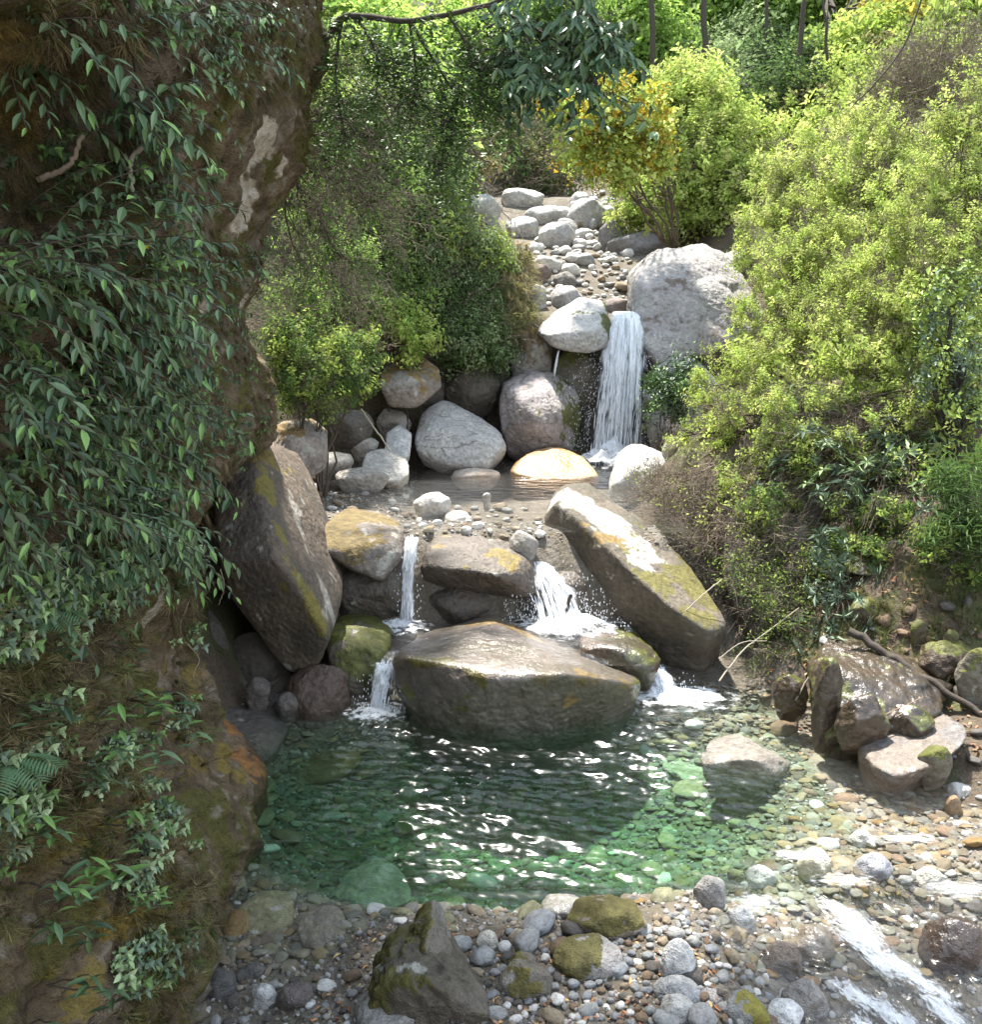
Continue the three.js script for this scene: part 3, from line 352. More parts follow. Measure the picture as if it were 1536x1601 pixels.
for (const [x0, y0, x1, y1, d, s] of [[1330, 935, 1385, 978, 7.35, 74], [1378, 886, 1418, 920, 7.7, 75], [1405, 912, 1440, 942, 7.5, 76], [1425, 925, 1465, 962, 7.35, 77], [1425, 966, 1455, 1005, 7.05, 78], [1476, 985, 1505, 1012, 6.9, 79], [1355, 920, 1385, 945, 7.6, 80], [1318, 920, 1350, 955, 7.55, 81]])
  boulder('stone', { 74: 'mossy round stone at the mouth of the dark hollow', 75: 'uppermost mossy stone of the wet seep bank', 76: 'mossy stone wedged second from the top of the seep', 77: 'broad mossy stone beside the upper seep stones', 78: 'narrow mossy stone above the dark fallen branch', 79: 'lone mossy stone at the outer edge of the seep', 80: 'small mossy stone behind the one at the hollow mouth', 81: 'half-hidden mossy stone inside the hollow mouth' }[s], blockPts(x0, y0, x1, y1, d, s), { detail: 14, p: 10, amp: 0.03, seed: s }, { a: [0.12, 0.10, 0.06], b: [0.10, 0.085, 0.055], lichen: 0, moss: mossTop(0.15) }, M.rockDamp, 'mossy stones on the seep bank').userData.category = 'stone';
boulder('boulder', 'yellow-mossed boulder at the edge of the seep bank', blockPts(1498, 1010, 1580, 1110, 6.5, 82), { detail: 24, p: 12, amp: 0.04, seed: 82 }, { a: [0.19, 0.17, 0.13], b: [0.14, 0.12, 0.09], lichen: 0.1, moss: mossTop(0.35) }, M.rock);
boulder('boulder', 'mossy angular stone behind the sloping grey slab', blockPts(1440, 1170, 1500, 1215, 5.8, 83), { detail: 18, p: 16, amp: 0.035, seed: 83 }, { a: [0.20, 0.18, 0.14], b: [0.15, 0.13, 0.10], lichen: 0.05, moss: mossTop(0.4) }, M.rock);
boulder('boulder', 'shady earth-brown rock above the dark hollow across the pool', blockPts(1380, 770, 1560, 900, 8.6, 84), { detail: 22, p: 12, amp: 0.05, seed: 84 }, { a: [0.12, 0.095, 0.06], b: [0.16, 0.13, 0.09], lichen: 0.05, moss: mossTop(0.3) }, M.rock);
boulder('boulder', 'pinkish pale rock face behind the leathery-leaved shrub', blockPts(1425, 620, 1560, 760, 9.4, 85), { detail: 24, p: 16, amp: 0.04, seed: 85 }, { a: [0.42, 0.35, 0.29], b: [0.36, 0.29, 0.22], lichen: 0.1 }, M.rock);

// foreground stones that stand out
const bank = (x0, y0, x1, y1, s, lab, color, mat = M.rock, o = {}) => { const h = groundHit((x0 + x1) / 2, y1 - 4) ?? V(0, 0, -4); const r = boulder('stone', lab, blockPts(x0, y0, x1, y1, -h.z + (o.back ?? 0.04), s, o), { detail: o.detail ?? 20, p: o.p ?? 17, amp: o.amp ?? 0.035, seed: s }, color, mat); r.userData.category = 'stone'; return r; };
const mossy = { a: [0.22, 0.20, 0.17], b: [0.17, 0.15, 0.12], lichen: 0.1, moss: [{ dir: [-0.4, 0.45, 0.3], at: 0.52, c: [0.12, 0.105, 0.028], n: 1.7 }] };
const greyS = { a: [0.30, 0.30, 0.30], b: [0.25, 0.25, 0.245], lichen: 0.05 }, whiteS = { a: [0.60, 0.59, 0.57], b: [0.52, 0.51, 0.48], lichen: 0.05 }, tanS = { a: [0.42, 0.36, 0.27], b: [0.36, 0.30, 0.22], lichen: 0.05 }, darkS = { a: [0.12, 0.115, 0.11], b: [0.15, 0.14, 0.13], lichen: 0 }, brownS = { a: [0.22, 0.175, 0.14], b: [0.18, 0.14, 0.11], lichen: 0.02 };
boulder('boulder', 'large dark mossy boulder on the near shore of the pool', outline([[566, 1560, 3.58], [575, 1525, 3.62], [615, 1500, 3.66], [690, 1512, 3.66], [750, 1565, 3.6], [770, 1594, 3.57], [640, 1612, 3.54], [575, 1598, 3.56]], 0.35, [[660, 1530, 3.5]], 0.3), { detail: 40, p: 26, amp: 0.06, seed: 90, crack: 1.6, cuts: 8 }, { ...mossy, a: [0.11, 0.095, 0.07], b: [0.15, 0.13, 0.105], moss: [{ dir: [-0.3, 0.3, 0.4], at: 0.22, c: [0.10, 0.09, 0.025], n: 1.7 }] }, M.rock);
boulder('boulder', 'mossy pointed boulder rising behind the large dark mossy boulder', outline([[600, 1530, 3.72], [632, 1480, 3.76], [672, 1447, 3.8], [698, 1465, 3.8], [714, 1515, 3.75], [690, 1545, 3.72], [620, 1550, 3.72]], 0.25, [[662, 1478, 3.66]], 0.3), { detail: 34, p: 26, amp: 0.06, seed: 91, crack: 1.6, cuts: 7 }, { ...mossy, lichen: 0.05, moss: [{ dir: [-0.5, 0.35, 0.4], at: 0.4, c: [0.115, 0.10, 0.025], n: 1.6 }] }, M.rock);
bank(545, 1568, 672, 1625, 92, 'flat grey stone in front of the dark mossy boulder', { a: [0.26, 0.255, 0.25], b: [0.3, 0.29, 0.27], lichen: 0.1 }, M.rock, { detail: 26 });
bank(885, 1425, 1018, 1478, 93, 'long mossy brown rock at the waterline of the near shore', { ...mossy, a: [0.26, 0.22, 0.18] }, M.rock, { detail: 28, p: 20 });
bank(960, 1405, 1015, 1455, 94, 'upright mossy rock at the end of the long mossy rock', mossy, M.rock, { detail: 22, back: 0.25 });
bank(845, 1415, 925, 1442, 95, 'pale low stone awash at the near shore', { a: [0.38, 0.36, 0.32], b: [0.33, 0.31, 0.27], lichen: 0.05 }, M.rockWet);
bank(778, 1520, 866, 1576, 96, 'striped mossy stone among the pebbles', { ...mossy, vein: 2, a: [0.28, 0.26, 0.24] }, M.rock, { detail: 26 });
bank(865, 1490, 985, 1542, 97, 'long grey stone with green moss on its side', { ...mossy, a: [0.28, 0.265, 0.25], b: [0.33, 0.31, 0.29] }, M.rock, { detail: 26 });
bank(788, 1500, 845, 1535, 98, 'small dark mossy stone behind the striped mossy stone', mossy);
bank(742, 1460, 784, 1498, 99, 'round cream stone at the near waterline', { a: [0.60, 0.56, 0.48], b: [0.54, 0.49, 0.40], lichen: 0 }, M.rock, { p: 10, amp: 0.02 });
bank(793, 1458, 833, 1488, 100, 'round tan stone beside the cream stone', tanS, M.rockDamp, { p: 10, amp: 0.02 });
bank(1032, 1478, 1095, 1548, 101, 'tall white pointed stone on the pebble bank', whiteS, M.rock, { p: 22 });
bank(1085, 1374, 1142, 1432, 102, 'grey upright rock with angular top at the outflow', { a: [0.36, 0.345, 0.32], b: [0.28, 0.265, 0.25], lichen: 0.1 }, M.rock, { p: 22, detail: 26 });
bank(1168, 1362, 1224, 1400, 103, 'white oval stone with dark underside at the outflow', whiteS);
bank(1250, 1334, 1310, 1388, 104, 'yellowish white block at the rim of the pool outflow', { a: [0.58, 0.55, 0.44], b: [0.50, 0.46, 0.34], lichen: 0.05 }, M.rock, { detail: 24 });
bank(1340, 1344, 1406, 1384, 105, 'grey-blue stone half covered by the outflow', { a: [0.32, 0.32, 0.335], b: [0.27, 0.27, 0.28], lichen: 0 }, M.rockDamp);
bank(1330, 1302, 1370, 1334, 106, 'small white stone standing in the golden shallows', whiteS);
bank(1138, 1424, 1190, 1466, 107, 'pale grey rounded stone beside the outflow', { a: [0.48, 0.48, 0.46], b: [0.4, 0.4, 0.38], lichen: 0 });
bank(1108, 1422, 1138, 1446, 108, 'little white-and-brown stone below the grey upright rock', tanS);
bank(1432, 1365, 1492, 1400, 109, 'pale oblong stone in the wide shallows', { a: [0.50, 0.48, 0.42], b: [0.42, 0.4, 0.34], lichen: 0.05 });
bank(1414, 1362, 1440, 1384, 110, 'round white pebble next to the pale oblong stone', whiteS, M.rock, { p: 10 });
bank(1195, 1482, 1262, 1538, 111, 'brown angular rock in the outflow', brownS, M.rockDamp, { detail: 24 });
bank(1240, 1460, 1318, 1518, 112, 'tan slab tilted in the outflow', { a: [0.30, 0.24, 0.17], b: [0.36, 0.31, 0.25], lichen: 0 }, M.rockWet, { detail: 24 });
bank(1222, 1542, 1302, 1610, 113, 'big rounded grey stone beside the white water', { a: [0.30, 0.275, 0.25], b: [0.25, 0.235, 0.22], lichen: 0.02 }, M.rock, { detail: 26, p: 11 });
bank(1200, 1570, 1265, 1618, 114, 'white flat-topped stone beside the big rounded grey stone', whiteS, M.rock, { detail: 22 });
bank(1022, 1540, 1108, 1590, 115, 'smooth blue-grey rounded stone below the white pointed stone', { a: [0.27, 0.275, 0.28], b: [0.31, 0.31, 0.305], lichen: 0 }, M.rock, { p: 9, amp: 0.02 });
bank(1030, 1565, 1092, 1612, 116, 'pale grey cobble under the blue-grey rounded stone', { a: [0.42, 0.41, 0.39], b: [0.36, 0.35, 0.33], lichen: 0.05 });
bank(1125, 1570, 1212, 1620, 117, 'grey cobble with a yellow moss stripe', { a: [0.27, 0.265, 0.25], b: [0.32, 0.31, 0.29], lichen: 0.05, moss: [{ dir: [0.7, 0.3, 0.2], at: 0.45, c: [0.22, 0.19, 0.03] }] });
bank(310, 1528, 368, 1575, 118, 'round charcoal stone at the cliff foot', darkS, M.rock, { p: 9, amp: 0.02 });
bank(388, 1544, 432, 1590, 119, 'white blotched stone near the cliff foot', { a: [0.56, 0.55, 0.53], b: [0.3, 0.29, 0.28], lichen: 0.05 });
bank(430, 1550, 492, 1590, 120, 'dark reddish stone beside the white blotched stone', { a: [0.15, 0.125, 0.115], b: [0.19, 0.16, 0.15], lichen: 0 });
bank(368, 1514, 416, 1540, 121, 'dark flat stone awash near the cliff foot', darkS, M.rockDamp);
bank(296, 1522, 336, 1538, 122, 'pale sliver of stone at the cliff foot', tanS);
bank(1090, 1555, 1135, 1580, 123, 'pinkish white small stone among grey cobbles', { a: [0.5, 0.44, 0.4], b: [0.44, 0.39, 0.36], lichen: 0 });
bank(1440, 1452, 1570, 1535, 124, 'dark wet rounded rock splashed by the outflow', { a: [0.09, 0.06, 0.045], b: [0.12, 0.085, 0.065], lichen: -0.2 }, M.rockWet, { detail: 28, p: 10 });
bank(1480, 1245, 1512, 1285, 125, 'rusty rounded stone in the golden shallows', { a: [0.36, 0.23, 0.12], b: [0.3, 0.2, 0.12], lichen: 0 }, M.rockDamp);
bank(1486, 1228, 1530, 1256, 126, 'white flat stone at the edge of the golden shallows', whiteS);
for (const [x0, y0, x1, y1, s, lab, c] of [[425, 1165, 560, 1225, 160, 'broad brown rock lying under water near the cliff foot', { a: [0.17, 0.12, 0.065], b: [0.2, 0.15, 0.09] }], [515, 1375, 640, 1430, 161, 'large pale green stone under water before the mossy pointed boulder', { a: [0.33, 0.33, 0.24], b: [0.28, 0.28, 0.2] }], [360, 1415, 455, 1470, 162, 'olive submerged rock beside the grey speckled knob', { a: [0.24, 0.23, 0.13], b: [0.2, 0.19, 0.12] }], [455, 1440, 540, 1490, 163, 'grey-brown flat rock in the shaded shallows', { a: [0.2, 0.175, 0.14], b: [0.24, 0.21, 0.17] }], [1008, 1135, 1105, 1172, 164, 'tan flat slab under water beyond the wedge-shaped rock', { a: [0.26, 0.2, 0.12], b: [0.22, 0.18, 0.12] }], [1040, 1185, 1150, 1225, 165, 'pale sunken slab beside the wedge-shaped rock', { a: [0.3, 0.29, 0.22], b: [0.26, 0.25, 0.19] }], [1255, 1195, 1370, 1232, 166, 'greenish flat rock under the golden shallows', { a: [0.23, 0.23, 0.17], b: [0.2, 0.19, 0.14] }], [930, 1205, 985, 1232, 167, 'orange-brown stone glowing under the pool surface', { a: [0.34, 0.19, 0.07], b: [0.3, 0.18, 0.08] }]])
  bank(x0, y1 - (y1 - y0) * 0.5, x1, y1, s, lab, { ...c, lichen: 0.1 }, M.rock, { detail: 18, p: 20, amp: 0.06, sink: 0.1, deep: 1.6 });
console.log('boulders done');

// ---------------------------------------------------------------- many small stones
const stoneGeo = [], stoneRand = rngOf(4242);
for (let k = 0; k < 12; k++) {
  const P = [], n = 14, flat = [0.5, 0.62, 0.75][k % 3], long = [1, 0.78, 0.9, 0.7][k % 4];
  for (let i = 0; i < n; i++) { const t = Math.acos(1 - 2 * (i + 0.5) / n), f = i * 2.4 + k, q = 0.82 + 0.3 * stoneRand(); P.push(V(q * Math.sin(t) * Math.cos(f) * 0.5, q * Math.cos(t) * 0.5 * flat, q * Math.sin(t) * Math.sin(f) * 0.5 * long)); }
  const g = hullRock(P, { detail: 6, p: [9, 14, 20][k % 3], amp: 0.03, seed: 200 + k, scale: 1 });
  paint(g, (x, y, z, nx, ny, nz, o) => { const q = fbm(x * 3 + k, y * 3, z * 3, 3), h = n3(x * 14, y * 14 + k, z * 14); const s = 1 + 0.5 * q + 0.2 * h; set3(o, [s, s * 0.99, s * 0.97]); });
  stoneGeo.push(boxUV(g, 1.6));
}
const toneMat = {};
for (const [n, c, r] of [['white', [0.60, 0.585, 0.56], 0.85], ['grey', [0.30, 0.30, 0.295], 0.8], ['bluish', [0.24, 0.25, 0.265], 0.75], ['tan', [0.29, 0.235, 0.165], 0.8], ['brown', [0.19, 0.135, 0.09], 0.8], ['dark', [0.105, 0.095, 0.085], 0.75], ['green', [0.19, 0.185, 0.115], 0.7], ['golden', [0.22, 0.145, 0.06], 0.7]])
  toneMat[n] = new THREE.MeshPhysicalMaterial({ vertexColors: true, map: grainTex, color: RGB(...c), roughness: r, bumpMap: grainBump, bumpScale: 0.004, specularIntensity: 0.5 });
const pick = (r, list) => { let t = r() * list.reduce((s, q) => s + q[1], 0); for (const [n, w] of list) if ((t -= w) <= 0) return n; return list[0][0]; };
const taken = [], landmarks = [];
scene.traverse((o) => { if (o.isMesh && o.userData.label && /boulder|stone/.test(o.name)) { const s = o.userData.label.split(/ (?:with|on|in|at|beside|below|under|beneath|behind|against|between|standing|streaked|among|of|from|near|above|across|running|holding|filling|lying|leaning|jammed|wedged|deep|half|dipping|sitting|sloping|tilted|splashed|next|up|capped|rising|awash|perched|roofing|hidden|inside|over|underneath) /)[0]; if (o.userData.group) return; landmarks.push([o.position, s.replace(/^(.{60}).*/, '$1')]); } });
function scatter({ name, category, poly, count, size, tones, label, group, seed, sink = 0.25, gap = 0.7, from = 3, maxY = 9, minY = -9, flatten = 1, tries = 40 }) {
  const r = rngOf(seed), xs = poly.map((q) => q[0]), ys = poly.map((q) => q[1]), x0 = Math.min(...xs), x1 = Math.max(...xs), y0 = Math.min(...ys), y1 = Math.max(...ys); let made = 0;
  const inside = (x, y) => { let c = false; for (let i = 0, j = poly.length - 1; i < poly.length; j = i++) { const [a, b] = poly[i], [p, q] = poly[j]; if ((b > y) !== (q > y) && x < (p - a) * (y - b) / (q - b) + a) c = !c; } return c; };
  for (let t = 0; t < count * tries && made < count; t++) {
    const px = lerp(x0, x1, r()), py = lerp(y0, y1, r()); if (!inside(px, py)) continue;
    const h = groundHit(px, py, from); if (!h || h.y > maxY || h.y < minY) continue;
    const s = lerp(size[0], size[1], Math.pow(r(), 2.2)) * mpp(-h.z) * 1.05;
    if (taken.some((q) => Math.abs(q[0] - h.x) < 1 && (q[0] - h.x) ** 2 + (q[1] - h.z) ** 2 < (gap * (q[2] + s) / 2) ** 2)) continue;
    taken.push([h.x, h.z, s]); made++;
    const tone = pick(r, tones), o = new THREE.Mesh(stoneGeo[Math.floor(r() * stoneGeo.length)], toneMat[tone]);
    o.name = numbered(name); o.position.set(h.x, h.y + s * 0.3 * (1 - sink * 2) * flatten, h.z); o.rotation.set((r() - 0.5) * 0.6, r() * 6.28, (r() - 0.5) * 0.6);
    o.scale.set(s * (0.85 + 0.4 * r()), s * (0.8 + 0.35 * r()) * flatten, s * (0.85 + 0.4 * r())); o.castShadow = o.receiveShadow = true; scene.add(o);
    let near = null, best = 1e9; for (const [p, l] of landmarks) { const e = (p.x - h.x) ** 2 + (p.z - h.z) ** 2 + (p.y - h.y) ** 2; if (e < best) { best = e; near = l; } }
    const px10 = s / mpp(-h.z), big = px10 > 42 ? 'large' : px10 > 28 ? 'medium' : px10 > 18 ? 'small' : 'tiny', form = ['smooth', 'blocky', 'angular'][stoneGeo.indexOf(o.geometry) % 3];
    const w = `${big} ${form} ${label(tone)} ${Math.sqrt(best) < 0.9 ? 'close to' : 'away from'} the ${near}`.split(' ').slice(0, 16).join(' '); tag(o, w, category, group(tone));
  }
}
const nameTone = { white: 'white', grey: 'grey', bluish: 'blue-grey', tan: 'tan', brown: 'brown', dark: 'charcoal', green: 'greenish', golden: 'golden' };
scatter({ name: 'pebble', category: 'pebble', seed: 11, count: 290, size: [18, 92], poly: [[690, 1470], [860, 1450], [1010, 1440], [1080, 1430], [1130, 1480], [1200, 1540], [1230, 1601], [690, 1601], [760, 1560]], tones: [['white', 1.8], ['grey', 4.5], ['bluish', 2.5], ['tan', 1.2], ['brown', 1.6], ['dark', 1.8]], label: (t) => `${nameTone[t]} bank pebble`, group: (t) => `${nameTone[t]} pebbles on the sunny bank`, gap: 0.78 });
scatter({ name: 'pebble', category: 'pebble', seed: 12, count: 80, size: [10, 38], poly: [[270, 1515], [420, 1505], [570, 1490], [575, 1601], [265, 1601]], tones: [['grey', 3], ['dark', 3], ['brown', 2], ['tan', 1.5], ['white', 1]], label: (t) => `${nameTone[t]} pebble on shaded shore`, group: (t) => `${nameTone[t]} pebbles below the cliff` });
scatter({ name: 'shallow_stone', category: 'stone', seed: 13, count: 240, size: [14, 56], poly: [[1130, 1360], [1200, 1330], [1250, 1200], [1400, 1210], [1536, 1230], [1536, 1480], [1330, 1480], [1300, 1601], [1220, 1560], [1140, 1450]], tones: [['tan', 2.5], ['golden', 2], ['brown', 3], ['dark', 1.5], ['grey', 3], ['white', 0.6]], label: (t) => `${nameTone[t]} stone in clear shallows`, group: (t) => `${nameTone[t]} stones under the shallows`, sink: 0.42, gap: 0.8, flatten: 0.7 });
scatter({ name: 'submerged_stone', category: 'stone', seed: 14, count: 240, size: [12, 70], poly: [[340, 1300], [420, 1230], [700, 1180], [1000, 1110], [1200, 1100], [1290, 1150], [1250, 1250], [1190, 1350], [1060, 1410], [860, 1430], [690, 1460], [420, 1500], [350, 1480]], tones: [['green', 4], ['tan', 3], ['grey', 1.5], ['golden', 1.2], ['brown', 1], ['white', 1]], label: (t) => `${nameTone[t]} stone on pool bed`, group: (t) => `${nameTone[t]} stones on the pool bed`, sink: 0.38, gap: 0.75, flatten: 0.7 });
scatter({ name: 'spit_stone', category: 'stone', seed: 15, count: 150, size: [7, 30], from: 7.8, poly: [[475, 735], [560, 745], [640, 760], [650, 800], [760, 790], [850, 800], [850, 845], [800, 860], [640, 835], [560, 805], [490, 800]], tones: [['white', 3], ['tan', 3], ['grey', 2.5], ['brown', 1.5]], label: (t) => `${nameTone[t]} gravel-spit stone`, group: (t) => `${nameTone[t]} stones around the middle pool`, gap: 0.75 });
scatter({ name: 'upper_stone', category: 'stone', seed: 16, count: 190, size: [9, 34], from: 12.6, poly: [[830, 385], [880, 350], [905, 310], [960, 300], [960, 350], [985, 385], [985, 470], [960, 480], [880, 470], [830, 485]], tones: [['white', 6], ['grey', 2], ['tan', 1]], label: (t) => `${nameTone[t]} upper-stream stone`, group: (t) => `${nameTone[t]} stones above the tall waterfall`, gap: 0.75 });
scatter({ name: 'seep_stone', category: 'stone', seed: 17, count: 120, size: [9, 40], from: 5, poly: [[1260, 1010], [1400, 960], [1536, 920], [1536, 1230], [1380, 1215], [1270, 1180]], tones: [['dark', 3], ['brown', 3], ['grey', 1]], label: (t) => `${nameTone[t]} seep-bank stone`, group: (t) => `${nameTone[t]} stones on the seep bank` });
{ // gravel between the stones
  const r = rngOf(77), list = [], m4 = new THREE.Matrix4(), q = new THREE.Quaternion(), e = new THREE.Euler();
  const tones = [[0.36, 0.345, 0.32], [0.24, 0.23, 0.22], [0.24, 0.20, 0.15], [0.17, 0.14, 0.11], [0.1, 0.09, 0.08], [0.2, 0.19, 0.17]];
  for (let i = 0; i < 22000; i++) {
    const d = 3.3 + 9 * Math.pow(r(), 1.6), x = lerp(tbl(XL, d) - 0.1, tbl(XR, d) + 0.1, r()), y = H(x, d), s = 0.012 + 0.035 * Math.pow(r(), 2); if (d > 7.2 && d < 8.4) continue; if (d > 8.9 && d < 12.2 && x > -0.9) continue;
    e.set(r(), r() * 6.3, r()); q.setFromEuler(e); m4.compose(V(x, y + s * 0.12, -d), q, V(s, s * 0.8, s));
    const c = tones[Math.floor(r() * tones.length)], k = 0.8 + 0.4 * r(); list.push([m4.clone(), RGB(c[0] * k, c[1] * k, c[2] * k)]);
  }
  const P = []; for (let i = 0; i < 10; i++) { const t = Math.acos(1 - 2 * (i + 0.5) / 10), f = i * 2.4; P.push(V(Math.sin(t) * Math.cos(f) * 0.5, Math.cos(t) * 0.36, Math.sin(t) * Math.sin(f) * 0.5)); }
  const g = hullRock(P, { detail: 1, p: 12, amp: 0.03, seed: 5 });
  const cob = [], tc = [[0.145, 0.13, 0.09], [0.13, 0.125, 0.09], [0.12, 0.095, 0.06], [0.155, 0.115, 0.06], [0.10, 0.10, 0.085], [0.175, 0.165, 0.13], [0.085, 0.068, 0.048]];
  for (let i = 0; i < 9500; i++) {
    const d = 4.1 + 3.4 * r(), x = lerp(tbl(XL, d), tbl(XR, d) + 0.1, r()), y = H(x, d); if (y > -0.015) continue; const s = 0.03 + 0.075 * Math.pow(r(), 2.4);
    e.set((r() - 0.5) * 0.7, r() * 6.3, (r() - 0.5) * 0.7); q.setFromEuler(e); m4.compose(V(x, y + s * 0.1, -d), q, V(s * (0.8 + 0.5 * r()), s * 0.55, s * (0.8 + 0.4 * r())));
    const c = tc[Math.floor(r() * tc.length)], k = 0.75 + 0.5 * r(); cob.push([m4.clone(), RGB(c[0] * k, c[1] * k, c[2] * k)]);
  }
  tag(instanced('cobbles', stoneGeo[4], new THREE.MeshStandardMaterial({ roughness: 0.8, vertexColors: true }), cob), 'mixed tan and greenish cobbles paving the bed of the pool', 'cobbles', null, 'stuff');
  tag(instanced('gravel', g, new THREE.MeshStandardMaterial({ roughness: 0.85 }), list), 'fine mixed gravel filling the stream bed between the stones', 'gravel', null, 'stuff');
}
console.log('stones done', taken.length);
// ---------------------------------------------------------------- water
M.water = new THREE.MeshPhysicalMaterial({ color: RGB(1, 1, 1), transmission: 1, thickness: 0, roughness: 0.19, ior: 1.33 });
M.depth = new THREE.MeshPhysicalMaterial({ color: RGB(1, 1, 1), transmission: 1, thickness: 1, roughness: 0, ior: 1.33, transparent: true, opacity: 0.01, attenuationColor: RGB(0.38, 0.69, 0.48), attenuationDistance: 1 });
M.white = new THREE.MeshPhysicalMaterial({ color: RGB(0.9, 0.92, 0.94), roughness: 1, transmission: 0.5, thickness: 0 });
M.sheet = new THREE.MeshPhysicalMaterial({ color: RGB(0.86, 0.9, 0.93), roughness: 0.55, transmission: 0.75, thickness: 0 });
M.sheetFull = new THREE.MeshPhysicalMaterial({ color: RGB(0.95, 0.96, 0.97), roughness: 1, transmission: 0.5, thickness: 0 });
// white water: density of bubbles along the flow (u across, v along), ragged at the edges
const softTex = (w, h, fn) => { const d = new Uint8Array(w * h * 4); for (let y = 0; y < h; y++) for (let x = 0; x < w; x++) { const a = clamp(fn((x + 0.5) / w, (y + 0.5) / h)) * 255, k = (y * w + x) * 4; d[k] = d[k + 1] = d[k + 2] = a; d[k + 3] = 255; } const t = new THREE.DataTexture(d, w, h); t.magFilter = THREE.LinearFilter; t.needsUpdate = true; return t; };
const fallTex = (seed, holes, across) => softTex(256, 512, (u, v) => { const e = Math.abs(u * 2 - 1), n = fbm(u * across + seed, v * 3 + 0.4 * fbm(u * 5, v * 9, seed, 2), seed, 4), f = n3(u * across * 4, v * 14, seed); return ss(-0.28 + holes * v, 0.22 + holes * v, n + 0.14 * f + 0.12) * ss(1, 0.72, e + 0.35 * fbm(u > 0.5 ? 7 : 2, v * 9, seed, 3)) * ss(0, 0.03, v); });
const foamTex = (seed) => softTex(256, 256, (u, v) => { const x = u * 2 - 1, y = v * 2 - 1, q = Math.hypot(x, y), a = Math.atan2(y, x), n = fbm(x * 4 + seed, y * 4, seed, 5) + 0.25 * n3(x * 22, y * 22, seed) + 0.12 * Math.sin(q * 26 + 3 * fbm(x * 2, y * 2, seed, 2)); return ss(-0.05, 0.45, 0.62 - 0.85 * q + 0.75 * n) * ss(1, 0.8, q + 0.1 * Math.cos(a * 3 + seed)); });
const softWhite = (alphaMap, o = {}) => new THREE.MeshPhysicalMaterial({ color: RGB(0.92, 0.94, 0.96), roughness: 1, transmission: 0.45, thickness: 0, transparent: true, alphaMap, side: THREE.DoubleSide, ...o });
const Y1 = 1.055, Y2 = 0.33, footA = onY(588, 1122, 0), footB = onY(1035, 1085, 0);
const flow = (x, d) => ss(4.75, 4.3, d) * ss(0.95, 1.35, x);                                   // the outflow
const W0 = (x, d) => -0.20 * ss(4.6, 3.3, d) * ss(0.95, 1.4, x);
function wave(x, d) {
  const wx = x + 0.12 * fbm(x * 1.5, d * 1.5, 2, 2), wd = d + 0.10 * fbm(x * 1.3, d * 1.3, 9, 2) + 0.16 * wx;
  const calm = (0.25 + 0.75 * ss(-1.5, -0.35, x)) * (0.35 + 0.65 * ss(4.35, 4.9, d)) * (1 - 0.6 * ss(1.0, 1.9, x)), gust = 0.62 + 0.55 * clamp(0.5 + 1.3 * fbm(x * 0.9 + 4, d * 0.9, 6, 3));
  let h = 0.021 * calm * gust * (n3(wx * 4.6, wd * 11.5, 1.7) + 0.62 * n3(wx * 9, wd * 19, 5.1) + 0.3 * n3(wx * 19, wd * 36, 2.2)) + 0.004 * fbm(x * 9, d * 9, 3, 2);
  for (const [f, k] of [[footA, 0.5], [footB, 0.7]]) { const q = Math.hypot(x - f.x, d + f.z); h += k * 0.014 * Math.exp(-q * 2.2) * Math.sin(q * 62) + k * 0.05 * Math.exp(-q * q * 30) * n3(x * 22, d * 22, 4); }
  const fl = flow(x, d); if (fl > 0) h += fl * (0.05 * fbm(x * 7 + d * 3, d * 6 - x * 3, 3, 4) + 0.02 * ridge(x * 11 + d * 5, d * 9, 2, 3));
  return h;
}
{
  const g = gridGeo(430, 350, (u, v) => { const x = -2.3 + 6.4 * u, d = 2.7 + 5.0 * v; return V(x, W0(x, d) + wave(x, d), -d); });
  const o = new THREE.Group(); o.name = 'water'; scene.add(o); tag(o, 'clear rippled green pool and its shallow outflow', 'water', null, 'structure');
  addMesh('water_surface', g, M.water, o);
  const b = new THREE.BoxGeometry(4.3, 1.6, 3.0); b.translate(0.05, -0.835, -6.15); addMesh('water_depth', b, M.depth, o);
}
{
  const g = gridGeo(260, 260, (u, v) => { const d = 8.3 + 4.2 * v, x = lerp(-2.1, 1.75, u); return V(x, Y1 + 0.012 * fbm(x * 5, d * 9, 1, 3) + 0.05 * Math.exp(-((x - 1.45) ** 2 + (d - 12.2) ** 2) * 6) * n3(x * 14, d * 14, 1), -d); });
  const o = addMesh('water', g, M.water); tag(o, 'thin clear water of the middle pool below the tall waterfall', 'water', null, 'structure');
  const g2 = gridGeo(160, 110, (u, v) => { const d = 7.12 + 1.2 * v, x = lerp(-0.95, lerp(1.15, 1.3, v), u); return V(x, Y2 - 0.05 * ss(7.35, 7.12, d) + 0.02 * fbm(x * 7, d * 7, 1, 3), -d); });
  tag(addMesh('water', g2, M.water), 'water gathered on the rock step between the cascades', 'water', null, 'structure');
}
const drop = new THREE.IcosahedronGeometry(1, 1);
function blobs(name, n, seed, fn, parent) {
  const r = rngOf(seed), list = [], m = new THREE.Matrix4(), q = new THREE.Quaternion();
  for (let i = 0; i < n; i++) { const a = fn(r, i); if (!a) continue; const [p, dir, len, th] = a; q.setFromUnitVectors(V(0, 1, 0), dir); m.compose(p, q, V(th, len, th)); list.push([m.clone(), null]); }
  return instanced(name, drop, M.white, list, parent);
}
